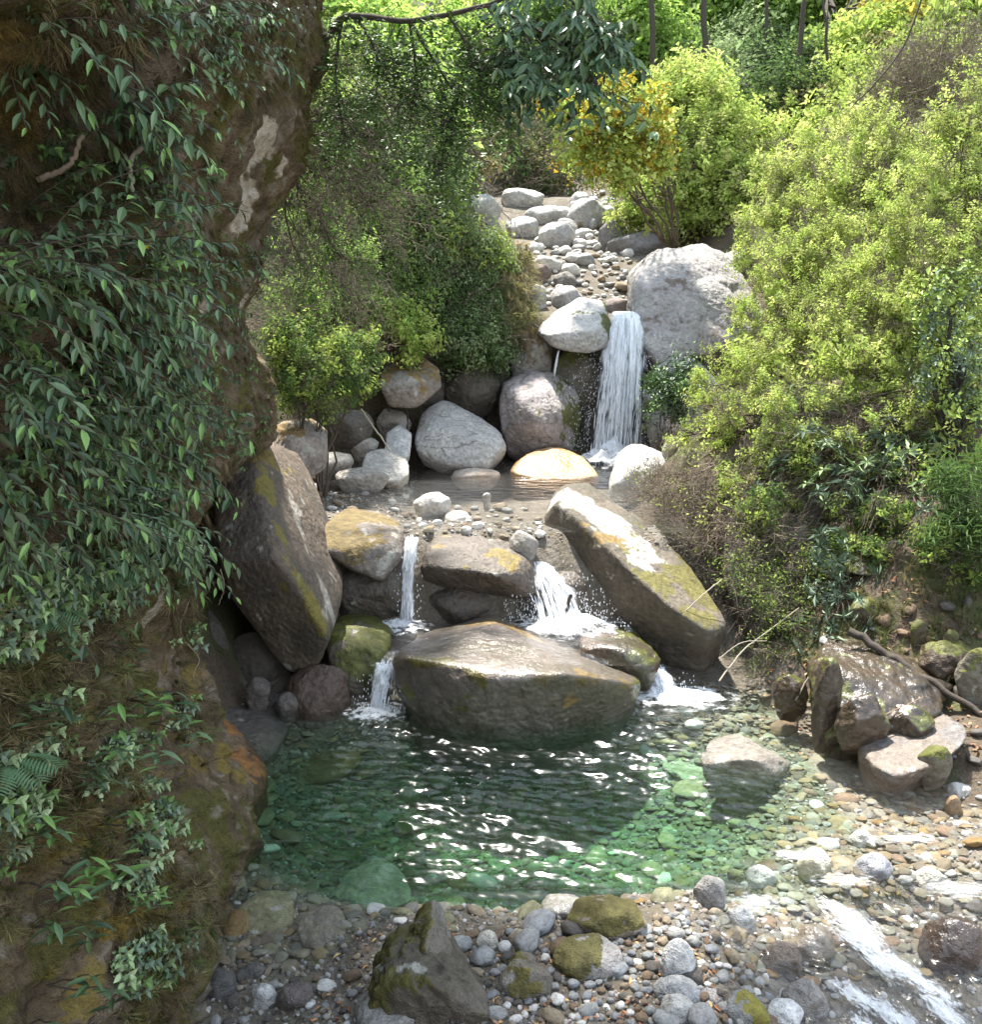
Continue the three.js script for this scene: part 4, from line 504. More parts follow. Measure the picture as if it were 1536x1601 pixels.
// a fall: curtain + broken strands + flying drops + foam where it lands
function fall({ label, top, foot, w0, w1, fling = 0.35, strands, drops, foam, sheet, mat, seed, from = 0, bulge = 0.04, thick = 1, holes = 0.3 }) {
  const o = thing('waterfall', V(foot.x, foot.y, foot.z), label, 'waterfall'), O = o.position, r0 = rngOf(seed);
  const across = V(1, 0, 0.15).normalize(), path = (t) => V(lerp(top.x, foot.x, lerp(t, t * t, 0.2)), lerp(top.y, foot.y, lerp(t, t * t, 0.72)), lerp(top.z, foot.z, lerp(Math.sqrt(t), t, fling))).sub(O);
  const wid = (t) => lerp(w0, w1, t);
  for (let layer = 0; layer < sheet; layer++) {
    const k = 1 - 0.12 * layer, g = gridGeo(40, 110, (u, v) => { const s = (u * 2 - 1) * k, p = path(v); p.addScaledVector(across, s * wid(v) / 2 + 0.02 * fbm(layer * 3, v * 5, seed, 2)); p.z += bulge * (1 - s * s) * (1 + 0.5 * layer) + 0.03 * layer + 0.05 * fbm(u * 7 + layer, v * 5 + seed, 2, 3) * (0.4 + v) * (w0 / 0.3); return p; });
    addMesh('curtain', g, softWhite(fallTex(seed + layer * 7, holes + 0.12 * layer, w1 > 0.3 ? 9 : 5)), o);
  }
  if (strands) blobs('strands', strands, seed + 1, (r) => { const t = lerp(from, 1.0, Math.pow(r(), 0.8)), p = path(t), s = r() + r() - 1, lane = fbm(Math.round(s * 23) * 0.7, seed, 2, 2) * 1.6; const dir = path(Math.min(1, t + 0.03)).sub(path(Math.max(0, t - 0.03))).normalize(); p.addScaledVector(across, lerp(s, lane, 0.25) * wid(t) * 0.52); p.z += (r() - 0.3) * 0.09 * (0.4 + t) * (w1 / 0.4); return [p, dir, (0.02 + 0.06 * r()) * thick, (0.0015 + 0.003 * r()) * thick]; }, o);
  if (drops) blobs('drops', drops, seed + 2, (r) => { const t = lerp(0.25, 1, Math.sqrt(r())), p = path(t), s = r() * 2 - 1; p.addScaledVector(across, Math.sign(s) * (0.4 + 0.55 * Math.pow(Math.abs(s), 1.5)) * wid(t) * 1.1); p.z += (r() - 0.3) * 0.25; p.y += (r() - 0.3) * 0.1; return [p, V(0, 1, 0), 0.004 + 0.009 * r(), 0.0015 + 0.0025 * r()]; }, o);
  if (foam) {
    const g = gridGeo(60, 60, (u, v) => { const x = (u * 2 - 1), z = (v * 2 - 1), q = Math.hypot(x, z); return V(x * foam.rx + (foam.dx ?? 0), 0.012 + (foam.h ?? 0.05) * Math.max(0, 1 - q) ** 1.5 * (1 + 1.2 * fbm(x * 5, z * 5, seed, 3)) + 0.012 * fbm(x * 9, z * 9, seed, 2), z * foam.rz + (foam.dz ?? 0)); });
    addMesh('foam', g, softWhite(foamTex(seed)), o);
  }
  return o;
}
fall({ label: 'tall white waterfall plunging into the middle pool', top: atD(978, 486, 13.3), foot: V(atD(960, 722, 12.05).x, Y1, -12.05), w0: 0.40, w1: 0.80, sheet: 3, strands: 2600, drops: 900, holes: 0.36, foam: { rx: 0.72, rz: 0.55, h: 0.26, dx: -0.05, dz: 0.1 }, seed: 301, from: 0.08, bulge: 0.1, thick: 1.6 });
fall({ label: 'thin straight waterfall dropping between the two mid-stream boulders', top: atD(645, 838, 8.25), foot: V(atD(636, 975, 8.0).x, Y2, -7.98), w0: 0.13, w1: 0.14, sheet: 2, strands: 260, drops: 60, foam: { rx: 0.36, rz: 0.28, h: 0.05, dx: -0.06, dz: 0.1 }, seed: 311, bulge: 0.02, fling: 0.2 });
fall({ label: 'broad splashing cascade beside the huge slanting boulder', top: atD(838, 868, 8.45), foot: V(atD(886, 985, 7.85).x, Y2, -7.85), w0: 0.22, w1: 0.52, sheet: 3, strands: 1200, drops: 420, foam: { rx: 0.66, rz: 0.42, h: 0.12, dx: 0.02, dz: 0.02 }, seed: 321, from: 0.1, fling: 0.8, bulge: 0.05 });
fall({ label: 'little lower spill falling into the pool beside the mossy boulder', top: atD(606, 1034, 7.12), foot: V(atD(590, 1118, 6.92).x, 0, -6.92), w0: 0.18, w1: 0.2, sheet: 2, strands: 240, drops: 70, holes: 0.5, foam: { rx: 0.30, rz: 0.26, h: 0.03, dz: 0.06 }, seed: 331, bulge: 0.03 });
fall({ label: 'hidden spill foaming out beneath the dark wet boulder into the pool', top: atD(1022, 1040, 7.5), foot: V(atD(1035, 1085, 7.22).x, 0, -7.2), w0: 0.2, w1: 0.36, sheet: 2, strands: 300, drops: 80, foam: { rx: 0.58, rz: 0.34, h: 0.05, dx: 0.12, dz: 0.05 }, seed: 341, fling: 0.9 });
fall({ label: 'tiny trickle beside the perched boulder', top: atD(873, 552, 12.5), foot: atD(868, 582, 12.45), w0: 0.03, w1: 0.04, strands: 60, seed: 351 });
const randD = (r) => V(r() - 0.5, (r() - 0.5) * 0.3, r() - 0.5);
{ // rapids of the outflow
  const r = rngOf(88), o = thing('rapids', V(1.9, -0.1, -3.9), 'foaming white rapids where the outflow leaves the pool', 'rapids'); o.userData.kind = 'structure';
  const tongue = [[1300, 1440], [1320, 1490], [1345, 1540], [1395, 1590], [1450, 1625]].map(([x, y]) => onY(x, y, -0.12));
  const rr = rngOf(433), tex = [foamTex(421), foamTex(433), foamTex(447)];
  for (let k = 0; k < 22; k++) {
    const t = 0.12 + 0.85 * rr(), px = lerp(1300, 1470, t) + (rr() - 0.5) * 190 * (0.3 + t), py = lerp(1430, 1625, t) + (rr() - 0.5) * 30, p = onY(px, py, -0.1), L = 0.10 + 0.14 * rr(), w = 0.04 + 0.05 * rr(), a = 0.9 + 0.5 * (rr() - 0.5), ca = Math.cos(a), sa = Math.sin(a);
    const g = gridGeo(30, 16, (u, v) => { const e = (u * 2 - 1) * L, f = (v * 2 - 1) * w, x = p.x + e * ca - f * sa, z = p.z + e * sa + f * ca, d = -z; return V(x, W0(x, d) + wave(x, d) + 0.005 + 0.001 * (k % 5), z).sub(o.position); });
    addMesh('foam', g, softWhite(tex[k % 3], { opacity: 0.75 }), o);
  }
  for (const [px, py, rx, rz, k] of [[1240, 1345, 0.16, 0.08, 1], [1320, 1385, 0.22, 0.09, 2], [1420, 1320, 0.25, 0.07, 3], [1500, 1400, 0.3, 0.12, 4], [1180, 1420, 0.2, 0.1, 5]]) {
    const p = onY(px, py, -0.03), g = gridGeo(40, 30, (u, v) => { const x = p.x + (u * 2 - 1) * rx, z = p.z + (v * 2 - 1) * rz, d = -z; return V(x, W0(x, d) + wave(x, d) + 0.006, z).sub(o.position); }); addMesh('froth', g, softWhite(foamTex(420 + k), { opacity: 0.4 }), o);
  }
}
console.log('water done');
// ---------------------------------------------------------------- plants: leaves, sprays, branches
class Soup { constructor() { this.p = []; this.c = []; this.n = []; }
  tri(a, b, c, col) { this.p.push(a.x, a.y, a.z, b.x, b.y, b.z, c.x, c.y, c.z); for (let i = 0; i < 3; i++) this.c.push(...col); }
  geo() { const g = new THREE.BufferGeometry(); g.setAttribute('position', new THREE.Float32BufferAttribute(this.p, 3)); g.setAttribute('color', new THREE.Float32BufferAttribute(this.c, 3)); g.computeVertexNormals(); return g; } }
const T1 = V(0, 0, 0), T2 = V(0, 0, 0);
function leaf(s, base, dir, nrm, len, wid, col, fold = 0.25) {
  const side = T1.crossVectors(dir, nrm).normalize().clone(), mid = base.clone().addScaledVector(dir, len * 0.45), tip = base.clone().addScaledVector(dir, len).addScaledVector(nrm, -len * 0.12);
  const L = mid.clone().addScaledVector(side, wid / 2).addScaledVector(nrm, wid * fold), R = mid.clone().addScaledVector(side, -wid / 2).addScaledVector(nrm, wid * fold);
  s.tri(base, L, tip, col); s.tri(base, tip, R, col);
}
const randDir = (r) => { const z = r() * 2 - 1, a = r() * 6.283, q = Math.sqrt(1 - z * z); return V(q * Math.cos(a), z, q * Math.sin(a)); };
// a spray: a twig along +y with leaves round it, unit length 1
function spray(n, leafLen, leafWid, seed, { spread = 0.9, start = 0.1, twig = true, jitter = 0.25 } = {}) {
  const s = new Soup(), r = rngOf(seed);
  if (twig) { const w = 0.008, k = [0.3, 0.22, 0.14]; for (let i = 0; i < 3; i++) { const a = i * 2.094, b = a + 2.094; s.tri(V(Math.cos(a) * w, 0, Math.sin(a) * w), V(Math.cos(b) * w, 0, Math.sin(b) * w), V(0, 0.95, 0), k); } }
  for (let i = 0; i < n; i++) {
    const y = lerp(start, 1, (i + 0.5) / n), a = i * 2.4 + r(), out = V(Math.cos(a), 0, Math.sin(a)), dir = V(0, 1, 0).lerp(out, spread * (0.7 + 0.5 * r())).normalize(), base = V(0, y, 0).addScaledVector(randDir(r), jitter * 0.4).addScaledVector(out, jitter * 0.3 * r());
    const nr = V(0, 1, 0).addScaledVector(randDir(r), 0.7); nr.addScaledVector(dir, -nr.dot(dir)).normalize(); const k = 0.75 + 0.5 * r(), l = leafLen * (0.7 + 0.6 * r());
    leaf(s, base, dir, nr, l, l * leafWid, [k, k, k * 0.95]);
  }
  return s.geo();
}
const SPRAY = {
  lime: [spray(13, 0.30, 0.5, 1), spray(11, 0.26, 0.55, 2), spray(15, 0.24, 0.5, 3)],
  broad: [spray(11, 0.34, 0.55, 4, { jitter: 0.5 }), spray(13, 0.30, 0.6, 5, { jitter: 0.55 })],
  fine: [spray(22, 0.16, 0.5, 6, { jitter: 0.5 }), spray(20, 0.18, 0.45, 7, { jitter: 0.5 })],
  maple: [spray(6, 0.42, 0.95, 8, { spread: 1.1 }), spray(7, 0.38, 0.95, 9, { spread: 1.1 })],
  sparse: [spray(6, 0.2, 0.45, 10, { jitter: 0.2 }), spray(5, 0.18, 0.5, 11)],
  whorl: [spray(9, 0.62, 0.3, 12, { start: 0.75, spread: 1.0, jitter: 0.04 }), spray(8, 0.66, 0.28, 13, { start: 0.75, spread: 1.05, jitter: 0.04 })],
  bamboo: [spray(12, 0.5, 0.12, 14, { spread: 0.8 })],
};
{ const s = new Soup(), r = rngOf(15); // bare twig fan
  const rod = (a, b, w, k) => { const d = b.clone().sub(a).normalize(), x = Math.abs(d.y) > 0.9 ? V(1, 0, 0) : V(0, 1, 0), u = x.clone().cross(d).normalize(), v = d.clone().cross(u); for (let i = 0; i < 3; i++) { const p = i * 2.094, q = p + 2.094; const A = a.clone().addScaledVector(u, w * Math.cos(p)).addScaledVector(v, w * Math.sin(p)), B = a.clone().addScaledVector(u, w * Math.cos(q)).addScaledVector(v, w * Math.sin(q)); s.tri(A, B, b, k); } };
  for (let i = 0; i < 9; i++) { const a = V(0, i * 0.09, 0), d = V(0, 1, 0).addScaledVector(randDir(r), 0.9).normalize(), b = a.clone().addScaledVector(d, 0.35 + 0.4 * r()), m = a.clone().lerp(b, 0.5).addScaledVector(randDir(r), 0.06); rod(a, m, 0.009, [1, 1, 1]); rod(m, b, 0.007, [1.1, 1.1, 1.1]); rod(m, m.clone().addScaledVector(randDir(r), 0.22), 0.005, [0.9, 0.9, 0.9]); }
  rod(V(0, 0, 0), V(0, 1, 0), 0.012, [0.9, 0.9, 0.9]); SPRAY.twigs = [s.geo()]; }
{ const s = new Soup(), r = rngOf(16); // tuft of grass blades
  for (let i = 0; i < 22; i++) { const a = r() * 6.283, o = V(Math.cos(a), 0, Math.sin(a)), b = o.clone().multiplyScalar(0.1 * r()), k = 0.8 + 0.4 * r(), w = 0.012, l = 0.6 + 0.5 * r(), m = b.clone().addScaledVector(o, 0.14 * l).add(V(0, l * 0.6, 0)), t = b.clone().addScaledVector(o, (0.3 + 0.35 * r()) * l).add(V(0, l * (0.75 + 0.2 * r()), 0)), sd = V(-o.z, 0, o.x).multiplyScalar(w), c = [k, k, k * 0.9]; s.tri(b.clone().sub(sd), b.clone().add(sd), m, c); s.tri(m.clone().sub(sd), m.clone().add(sd), t, c); }
  SPRAY.grass = [s.geo()]; }

class Tubes { constructor() { this.p = []; this.i = []; }
  add(pts, r0, r1, sides = 4) {
    let u = V(1, 0, 0); const base = this.p.length / 3, n = pts.length;
    for (let k = 0; k < n; k++) {
      const t = pts[Math.min(n - 1, k + 1)].clone().sub(pts[Math.max(0, k - 1)]).normalize(); u.addScaledVector(t, -u.dot(t)); if (u.lengthSq() < 1e-4) u.set(0, 1, 0.3).addScaledVector(t, -t.y); u.normalize();
      const v = t.clone().cross(u), w = lerp(r0, r1, k / (n - 1)); for (let s = 0; s < sides; s++) { const a = s / sides * 6.283; this.p.push(pts[k].x + w * (u.x * Math.cos(a) + v.x * Math.sin(a)), pts[k].y + w * (u.y * Math.cos(a) + v.y * Math.sin(a)), pts[k].z + w * (u.z * Math.cos(a) + v.z * Math.sin(a))); }
    }
    for (let k = 0; k < n - 1; k++) for (let s = 0; s < sides; s++) { const a = base + k * sides + s, b = base + k * sides + (s + 1) % sides, c = a + sides, d = b + sides; this.i.push(a, b, c, b, d, c); }
  }
  geo() { const g = new THREE.BufferGeometry(); g.setAttribute('position', new THREE.Float32BufferAttribute(this.p, 3)); g.setIndex(this.i); g.computeVertexNormals(); g.setAttribute('uv', new THREE.Float32BufferAttribute(new Float32Array(this.p.length / 3 * 2).map((_, i) => this.p[(i >> 1) * 3 + (i & 1)] * 2), 2)); return g; } }
const wander = (a, b, n, amt, r, sag = 0) => { const out = [], L = a.distanceTo(b); for (let i = 0; i <= n; i++) { const t = i / n, p = a.clone().lerp(b, t), e = Math.sin(t * Math.PI) * amt * L; p.x += e * (r() - 0.5) * 2; p.y += e * (r() - 0.5) * 2 + sag * L * Math.sin(t * Math.PI); p.z += e * (r() - 0.5) * 2; out.push(p); } return out; };
const YUP = V(0, 1, 0);
// shrub or tree crown: clumps [px, py, depth, radius in px, squash]; stems rise from the base into the clumps
function plant({ name = 'shrub', label, category = 'shrub', group, base, clumps, n, kind, size, tones, seed, gap = -0.12, freq = 2.2, mat = M.leaf, up = 0.5, hang = 0, stem = 0.02, twigMat = M.twig, fork = 5, shell = 0.5, stemName = 'stem', crown = 'foliage', bare = 0, deep = 0.8, bareSize = 1.4 }) {
  const r = rngOf(seed), o = thing(name, base, label, category, group), tubes = new Tubes(), list = [], tw = [], m = new THREE.Matrix4(), q = new THREE.Quaternion(), sp = V(0, 0, 0);
  const C = clumps.map(([px, py, d, rp, sq = 1]) => { const gh = groundHit(px, py, 7); return [px, py, gh && d > -gh.z - 0.02 * d ? -gh.z - 0.02 * d : d, rp, sq]; }).map(([px, py, d, rp, sq]) => ({ c: atD(px, py, d), R: rp * mpp(d), sq })), tot = C.reduce((s, k) => s + k.R ** 2.4, 0);
  for (const k of C) {
    const tip = k.c.clone().addScaledVector(YUP, k.R * 0.15).sub(base), root = V((r() - 0.5) * stem * 4, 0, (r() - 0.5) * stem * 4);
    const main = wander(root, tip, 8, 0.05, r, 0.06); tubes.add(main, stem, stem * 0.35, 5);
    for (let i = 0; i < fork; i++) { const a = main[3 + Math.floor(r() * 5)], e = k.c.clone().sub(base).add(randDir(r).multiply(V(k.R, k.R * k.sq, k.R * deep)).multiplyScalar(0.9)); const br = wander(a, e, 6, 0.07, r, 0.05); tubes.add(br, stem * 0.4, stem * 0.1, 4); for (let j = 0; j < 3; j++) { const b2 = br[2 + Math.floor(r() * 4)]; tubes.add(wander(b2, b2.clone().add(randDir(r).multiplyScalar(k.R * 0.35)), 3, 0.06, r), stem * 0.16, stem * 0.05, 3); } }
    const cnt = Math.round(0.85 * n * k.R ** 2.4 / tot); let made = 0;
    for (let t = 0; t < cnt * 6 && made < cnt; t++) {
      const u = randDir(r), rad = Math.pow(r(), shell), p = k.c.clone().add(V(u.x * k.R * rad, u.y * k.R * rad * k.sq, u.z * k.R * rad * deep));
      if (fbm(p.x * freq + seed, p.y * freq, p.z * freq, 3) < gap) continue; made++;
      const dir = u.clone().multiplyScalar(0.6).addScaledVector(YUP, up - hang).addScaledVector(randDir(r), 0.65).normalize(), s = size * (0.6 + 0.8 * r());
      q.setFromUnitVectors(YUP, dir); m.compose(p.sub(base), q, sp.set(s, s, s));
      const a = tones[Math.floor(r() * tones.length)], w = 0.75 + 0.5 * r(); (r() < bare ? tw : list).push([m.clone(), RGB(a[0] * w, a[1] * w, a[2] * w)]);
    }
  }
  addMesh(stemName, tubes.geo(), twigMat, o);
  const vs = SPRAY[kind], parts = vs.map(() => []); list.forEach((e, i) => parts[i % vs.length].push(e));
  parts.forEach((L, i) => { if (L.length) instanced(crown, vs[i], mat, L, o); });
  if (tw.length) { tw.forEach((e) => { e[1] = RGB(0.17, 0.135, 0.10); e[0].scale(V(bareSize, bareSize, bareSize)); }); instanced('dry_twigs', SPRAY.twigs[0], M.bareTwig, tw, o); }
  return o;
}
M.leafFar = leafMat(1, 0.62, { specularIntensity: 0.2 });
M.bareTwig = new THREE.MeshStandardMaterial({ vertexColors: true, roughness: 0.95 });
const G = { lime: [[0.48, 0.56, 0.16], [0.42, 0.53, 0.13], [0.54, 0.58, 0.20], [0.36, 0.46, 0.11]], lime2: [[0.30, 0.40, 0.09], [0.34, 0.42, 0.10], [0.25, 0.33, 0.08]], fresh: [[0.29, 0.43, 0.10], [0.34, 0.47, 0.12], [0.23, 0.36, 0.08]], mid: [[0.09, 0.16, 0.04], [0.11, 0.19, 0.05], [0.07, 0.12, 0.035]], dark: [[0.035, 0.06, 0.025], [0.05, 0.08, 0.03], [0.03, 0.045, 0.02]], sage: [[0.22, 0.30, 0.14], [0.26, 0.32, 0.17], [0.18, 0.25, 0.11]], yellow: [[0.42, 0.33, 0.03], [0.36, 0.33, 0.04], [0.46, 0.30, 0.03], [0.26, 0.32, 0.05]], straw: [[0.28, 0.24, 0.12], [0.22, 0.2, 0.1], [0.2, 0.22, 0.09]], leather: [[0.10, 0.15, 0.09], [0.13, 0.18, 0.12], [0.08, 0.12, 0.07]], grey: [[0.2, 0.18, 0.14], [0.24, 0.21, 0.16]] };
const on = (px, py, d) => { const p = atD(px, py, d); p.y = H(p.x, d) - 0.05; return p; };

// wooded hillside
const far = [
  ['tall broadleaf tree with straight dark trunk above the round lime bush', [1105, 120, 27], [[1100, 20, 27, 90], [1060, 80, 27, 60], [1150, 60, 27, 60], [1040, 10, 27.5, 60]], 'fresh'],
  ['slim broadleaf tree with leaning dark trunk on the hillside', [1250, 120, 26], [[1250, -10, 26, 70], [1290, 50, 26, 55], [1215, 40, 26.5, 50]], 'fresh'],
  ['fresh green tree behind the slim leaning tree', [1330, 130, 29], [[1320, 40, 29, 80], [1370, 90, 29, 60], [1300, 110, 28, 50]], 'lime2'],
  ['pale green tree in the gap between dark trunks', [1190, 170, 29], [[1190, 110, 29, 70], [1160, 150, 28.5, 50], [1210, 60, 29.5, 60]], 'sage'],
  ['yellow-leaved tree at the top of the slope', [1420, 100, 25], [[1410, 40, 25, 60], [1450, 60, 25, 50], [1390, 60, 25.5, 40]], 'yellow2'],
  ['light green tree above the grey thicket', [1500, 80, 24], [[1500, 20, 24, 80], [1540, 60, 24, 70], [1470, 10, 24.5, 60]], 'lime2'],
  ['bright green tree behind the hanging branch leaves', [1000, 120, 25], [[1000, 60, 25, 70], [985, 110, 25, 50], [1030, 100, 25, 45]], 'fresh'],
  ['green tree glowing behind the overhanging tree', [720, 240, 24], [[720, 140, 24, 75], [690, 90, 24, 60], [740, 190, 24, 50], [760, 120, 24.5, 60]], 'fresh'],
  ['shaded green tree far up the valley', [840, 200, 26], [[840, 110, 26, 90], [900, 80, 26, 80], [880, 170, 26, 60]], 'mid'],
  ['leafy tree on the slope behind the twiggy shrub', [600, 260, 22], [[600, 150, 22, 90], [560, 90, 22, 80], [640, 200, 22, 60]], 'fresh'],
  ['dim green tree at the top of the wooded slope', [950, 60, 32], [[950, 0, 32, 90], [900, 20, 32, 70]], 'mid'],
  ['broad crowned tree beyond the dark trunks', [1150, 40, 34], [[1150, -20, 34, 100], [1230, 0, 34, 80]], 'fresh'],
];
far.forEach(([label, b, cl, tone], i) => plant({ name: 'tree', label, category: 'tree', group: 'trees on the wooded hillside', base: on(...b), clumps: cl, n: 1500, kind: 'broad', size: 0.42, tones: tone === 'yellow2' ? [[0.42, 0.36, 0.07], [0.36, 0.36, 0.08]] : G[tone], seed: 500 + i, gap: -0.1, freq: 1.1, stem: 0.10, stemName: 'trunk', crown: 'crown', twigMat: M.bark, fork: 4, shell: 0.6, mat: M.leafFar }));
{ // the wood that fills the slope behind
  const r = rngOf(61), list = [[], []], m = new THREE.Matrix4(), q = new THREE.Quaternion();
  for (let i = 0; i < 13000; i++) {
    const d = 22 + 26 * r(), x = (r() - 0.5) * (d * 1.25) + 0.5, h = H(x, d), top = 1.2 + 5.5 * clamp(0.5 + 1.4 * fbm(x * 0.22, d * 0.22, 3, 3)), y = h + top * Math.pow(r(), 0.7); if (d < 24 && Math.abs(x - 1.2) < 2.4) continue; if (d < 30 && x / d > 0.13 && x / d < 0.37) continue;
    if (fbm(x * 0.8, y * 0.8, d * 0.8, 3) < 0.0) continue;
    const t = fbm(x * 0.25 + 9, d * 0.25, 4, 2), set = t > 0.06 ? G.lime : t > -0.1 ? G.fresh : t > -0.22 ? G.lime2 : G.mid, a = set[Math.floor(r() * set.length)], k = 0.7 + 0.5 * r(), s = 0.45 + 0.4 * r();
    q.setFromUnitVectors(YUP, randDir(r).addScaledVector(YUP, 0.6).normalize()); m.compose(V(x, y, -d), q, V(s, s, s)); list[i % 2].push([m.clone(), RGB(a[0] * k, a[1] * k, a[2] * k)]);
  }
  for (let k = 0; k < 2; k++) tag(instanced('wood', SPRAY.broad[k], M.leafFar, list[k]), k ? 'dense spring foliage of the wooded slope, lower growth' : 'dense spring foliage of the wooded slope up the valley', 'wood', null, 'stuff');
}
for (const [a, b, w, lab] of [[[1105, 150, 20.5], [1102, -40, 20.5], 0.075, 'straight dark bare trunk on the wooded hillside'], [[1243, 130, 20], [1264, -40, 20], 0.06, 'slightly leaning dark trunk on the wooded hillside'], [[1195, 160, 21], [1200, -40, 21], 0.045, 'thin grey trunk between the darker trunks'], [[1025, 110, 21], [1019, -40, 21], 0.07, 'short visible trunk behind the hanging leaves'], [[1302, 140, 19.5], [1286, -40, 19.5], 0.035, 'slender pole-like trunk on the hillside']]) {
  const r = rngOf(a[0]), A = atD(...a), B = atD(...b), o = thing('tree', A, lab, 'tree', 'trunks on the wooded hillside'), t = new Tubes(); A.y = H(A.x, -A.z) - 0.2; t.add(wander(A, B, 8, 0.012, r).map((p) => p.sub(o.position)), w, w * 0.7, 6); addMesh('trunk', t.geo(), M.bark, o);
}

// shrubs of the sunny side
plant({ label: 'big round lime-green bush above the boulder bed', base: on(1075, 385, 16.8), clumps: [[1080, 190, 17, 78], [1020, 240, 17, 68], [1145, 240, 17, 66], [1090, 270, 16.6, 80], [1030, 320, 16.4, 55], [1140, 320, 16.6, 55], [1085, 150, 17.2, 50], [1000, 330, 16.2, 40], [1170, 290, 16.8, 45]], n: 5200, kind: 'lime', size: 0.26, tones: G.lime, seed: 601, gap: -0.16, bare: 0.10, stem: 0.035 });
plant({ label: 'yellow and orange leaved shrub leaning over the boulder bed', base: on(1065, 360, 15.6), clumps: [[935, 195, 13.6, 46], [985, 225, 13.6, 48], [900, 235, 13.6, 30], [1015, 180, 13.6, 36], [960, 265, 13.4, 36], [1035, 245, 13.8, 30], [880, 180, 13.6, 24], [965, 140, 13.6, 26]], n: 1500, kind: 'maple', size: 0.15, tones: G.yellow.concat(G.lime), seed: 602, gap: -0.05, stem: 0.02, up: 0.2 });
plant({ label: 'dark evergreen shrub in the gap beyond the lime bush', base: on(1235, 260, 20), clumps: [[1235, 180, 20, 60], [1215, 130, 21, 55], [1265, 140, 21, 50]], n: 1300, kind: 'fine', size: 0.4, tones: G.dark.concat(G.mid), seed: 603, stem: 0.03 });
plant({ label: 'dull green thicket under the hillside trees', base: on(1150, 190, 24), clumps: [[1150, 150, 24, 60], [1200, 170, 23.5, 50], [1090, 120, 25, 50]], n: 1100, kind: 'fine', size: 0.5, tones: G.sage, seed: 604, stem: 0.04 });
plant({ label: 'greyish leafless thicket high on the sunny slope', base: on(1430, 240, 15), clumps: [[1430, 150, 15, 65], [1480, 110, 15, 60], [1390, 190, 15, 50], [1500, 190, 14.5, 50]], n: 1100, kind: 'sparse', size: 0.3, tones: G.grey.concat(G.lime2), seed: 605, bare: 0.75, stem: 0.02 });
const limes = [
  ['lime bush between the slab boulder and the evergreen shrub', [1250, 400, 13], [[1230, 300, 13.5, 62], [1290, 260, 13.6, 60], [1210, 360, 13, 55], [1280, 340, 13, 60], [1180, 410, 12.6, 34]]],
  ['tall lime bush on the upper sunny slope', [1370, 380, 12], [[1360, 240, 12.5, 70], [1330, 310, 12, 70], [1420, 270, 12, 66], [1390, 340, 11.5, 60]]],
  ['upright lime bush with long stems at the edge of the slope', [1500, 420, 9.5], [[1510, 220, 10, 75], [1470, 300, 9.8, 75], [1530, 320, 9.6, 75], [1500, 400, 9.2, 70], [1540, 150, 10.2, 60]]],
  ['sprawling lime bush beside the slab boulder', [1260, 600, 10.5], [[1240, 440, 11, 70], [1300, 400, 11, 65], [1190, 500, 11, 50], [1270, 510, 10.4, 70], [1150, 560, 10.8, 45], [1210, 580, 10.2, 60], [1110, 610, 10.8, 34]]],
  ['dense lime bush in the middle of the sunny bank', [1390, 620, 9.4], [[1370, 440, 10, 80], [1430, 400, 9.8, 75], [1340, 520, 9.6, 70], [1420, 500, 9.4, 75], [1480, 470, 9.2, 70], [1370, 590, 9.2, 60]]],
  ['lower lime bush trailing over the dry twigs', [1200, 760, 9.2], [[1180, 640, 9.8, 52], [1240, 660, 9.4, 55], [1300, 620, 9.2, 55], [1130, 680, 9.8, 40], [1270, 720, 9.0, 50], [1190, 720, 9.3, 44], [1100, 640, 10.2, 34], [1340, 700, 8.8, 50], [1420, 650, 8.8, 50], [1140, 760, 9.0, 34], [1230, 790, 8.7, 36], [1490, 620, 8.6, 50], [1060, 690, 10, 24]]],
];
limes.forEach(([label, b, cl], i) => plant({ label, group: 'lime bushes on the sunny bank', base: on(...b), clumps: cl, n: [2500, 2500, 2900, 4000, 4000, 2900][i], kind: 'lime', size: i < 2 ? 0.15 : 0.115, tones: i === 5 ? G.lime.concat(G.lime2) : G.lime, seed: 610 + i, gap: i === 5 ? 0.03 : 0.04, freq: 3.8, bare: i === 5 ? 0.35 : 0.25, stem: 0.016, fork: 8, shell: 0.7, bareSize: 1.7 }));
plant({ label: 'tangle of dry brown twigs spilling over the huge slanting boulder', category: 'twigs', base: on(1120, 800, 9.4), clumps: [[1060, 770, 9.2, 55, 0.7], [1110, 800, 8.9, 62, 0.9], [1170, 780, 8.9, 55], [1020, 760, 9.6, 32], [1120, 860, 8.5, 48], [1160, 900, 8.3, 40], [1190, 840, 8.4, 50]], n: 1100, kind: 'sparse', size: 0.17, tones: G.lime.concat(G.straw), seed: 620, bare: 0.72, stem: 0.012, fork: 16, up: 0.1, twigMat: M.dryTwig, bareSize: 1.5 });
plant({ label: 'small-leaved creeper hanging down to the pool from the dry twigs', category: 'creeper', base: on(1180, 860, 8.4), clumps: [[1150, 900, 8.1, 36], [1170, 960, 7.8, 36], [1210, 930, 7.9, 40], [1230, 990, 7.6, 34], [1180, 1010, 7.6, 28], [1260, 950, 7.8, 28], [1130, 950, 7.9, 18], [1235, 870, 8.1, 34], [1280, 900, 7.9, 30], [1190, 880, 8.1, 34], [1150, 1000, 7.6, 20]], n: 1000, kind: 'sparse', size: 0.15, tones: G.mid.concat(G.lime2), seed: 621, bare: 0.22, stem: 0.008, fork: 8, up: -0.2, gap: 0.0 });
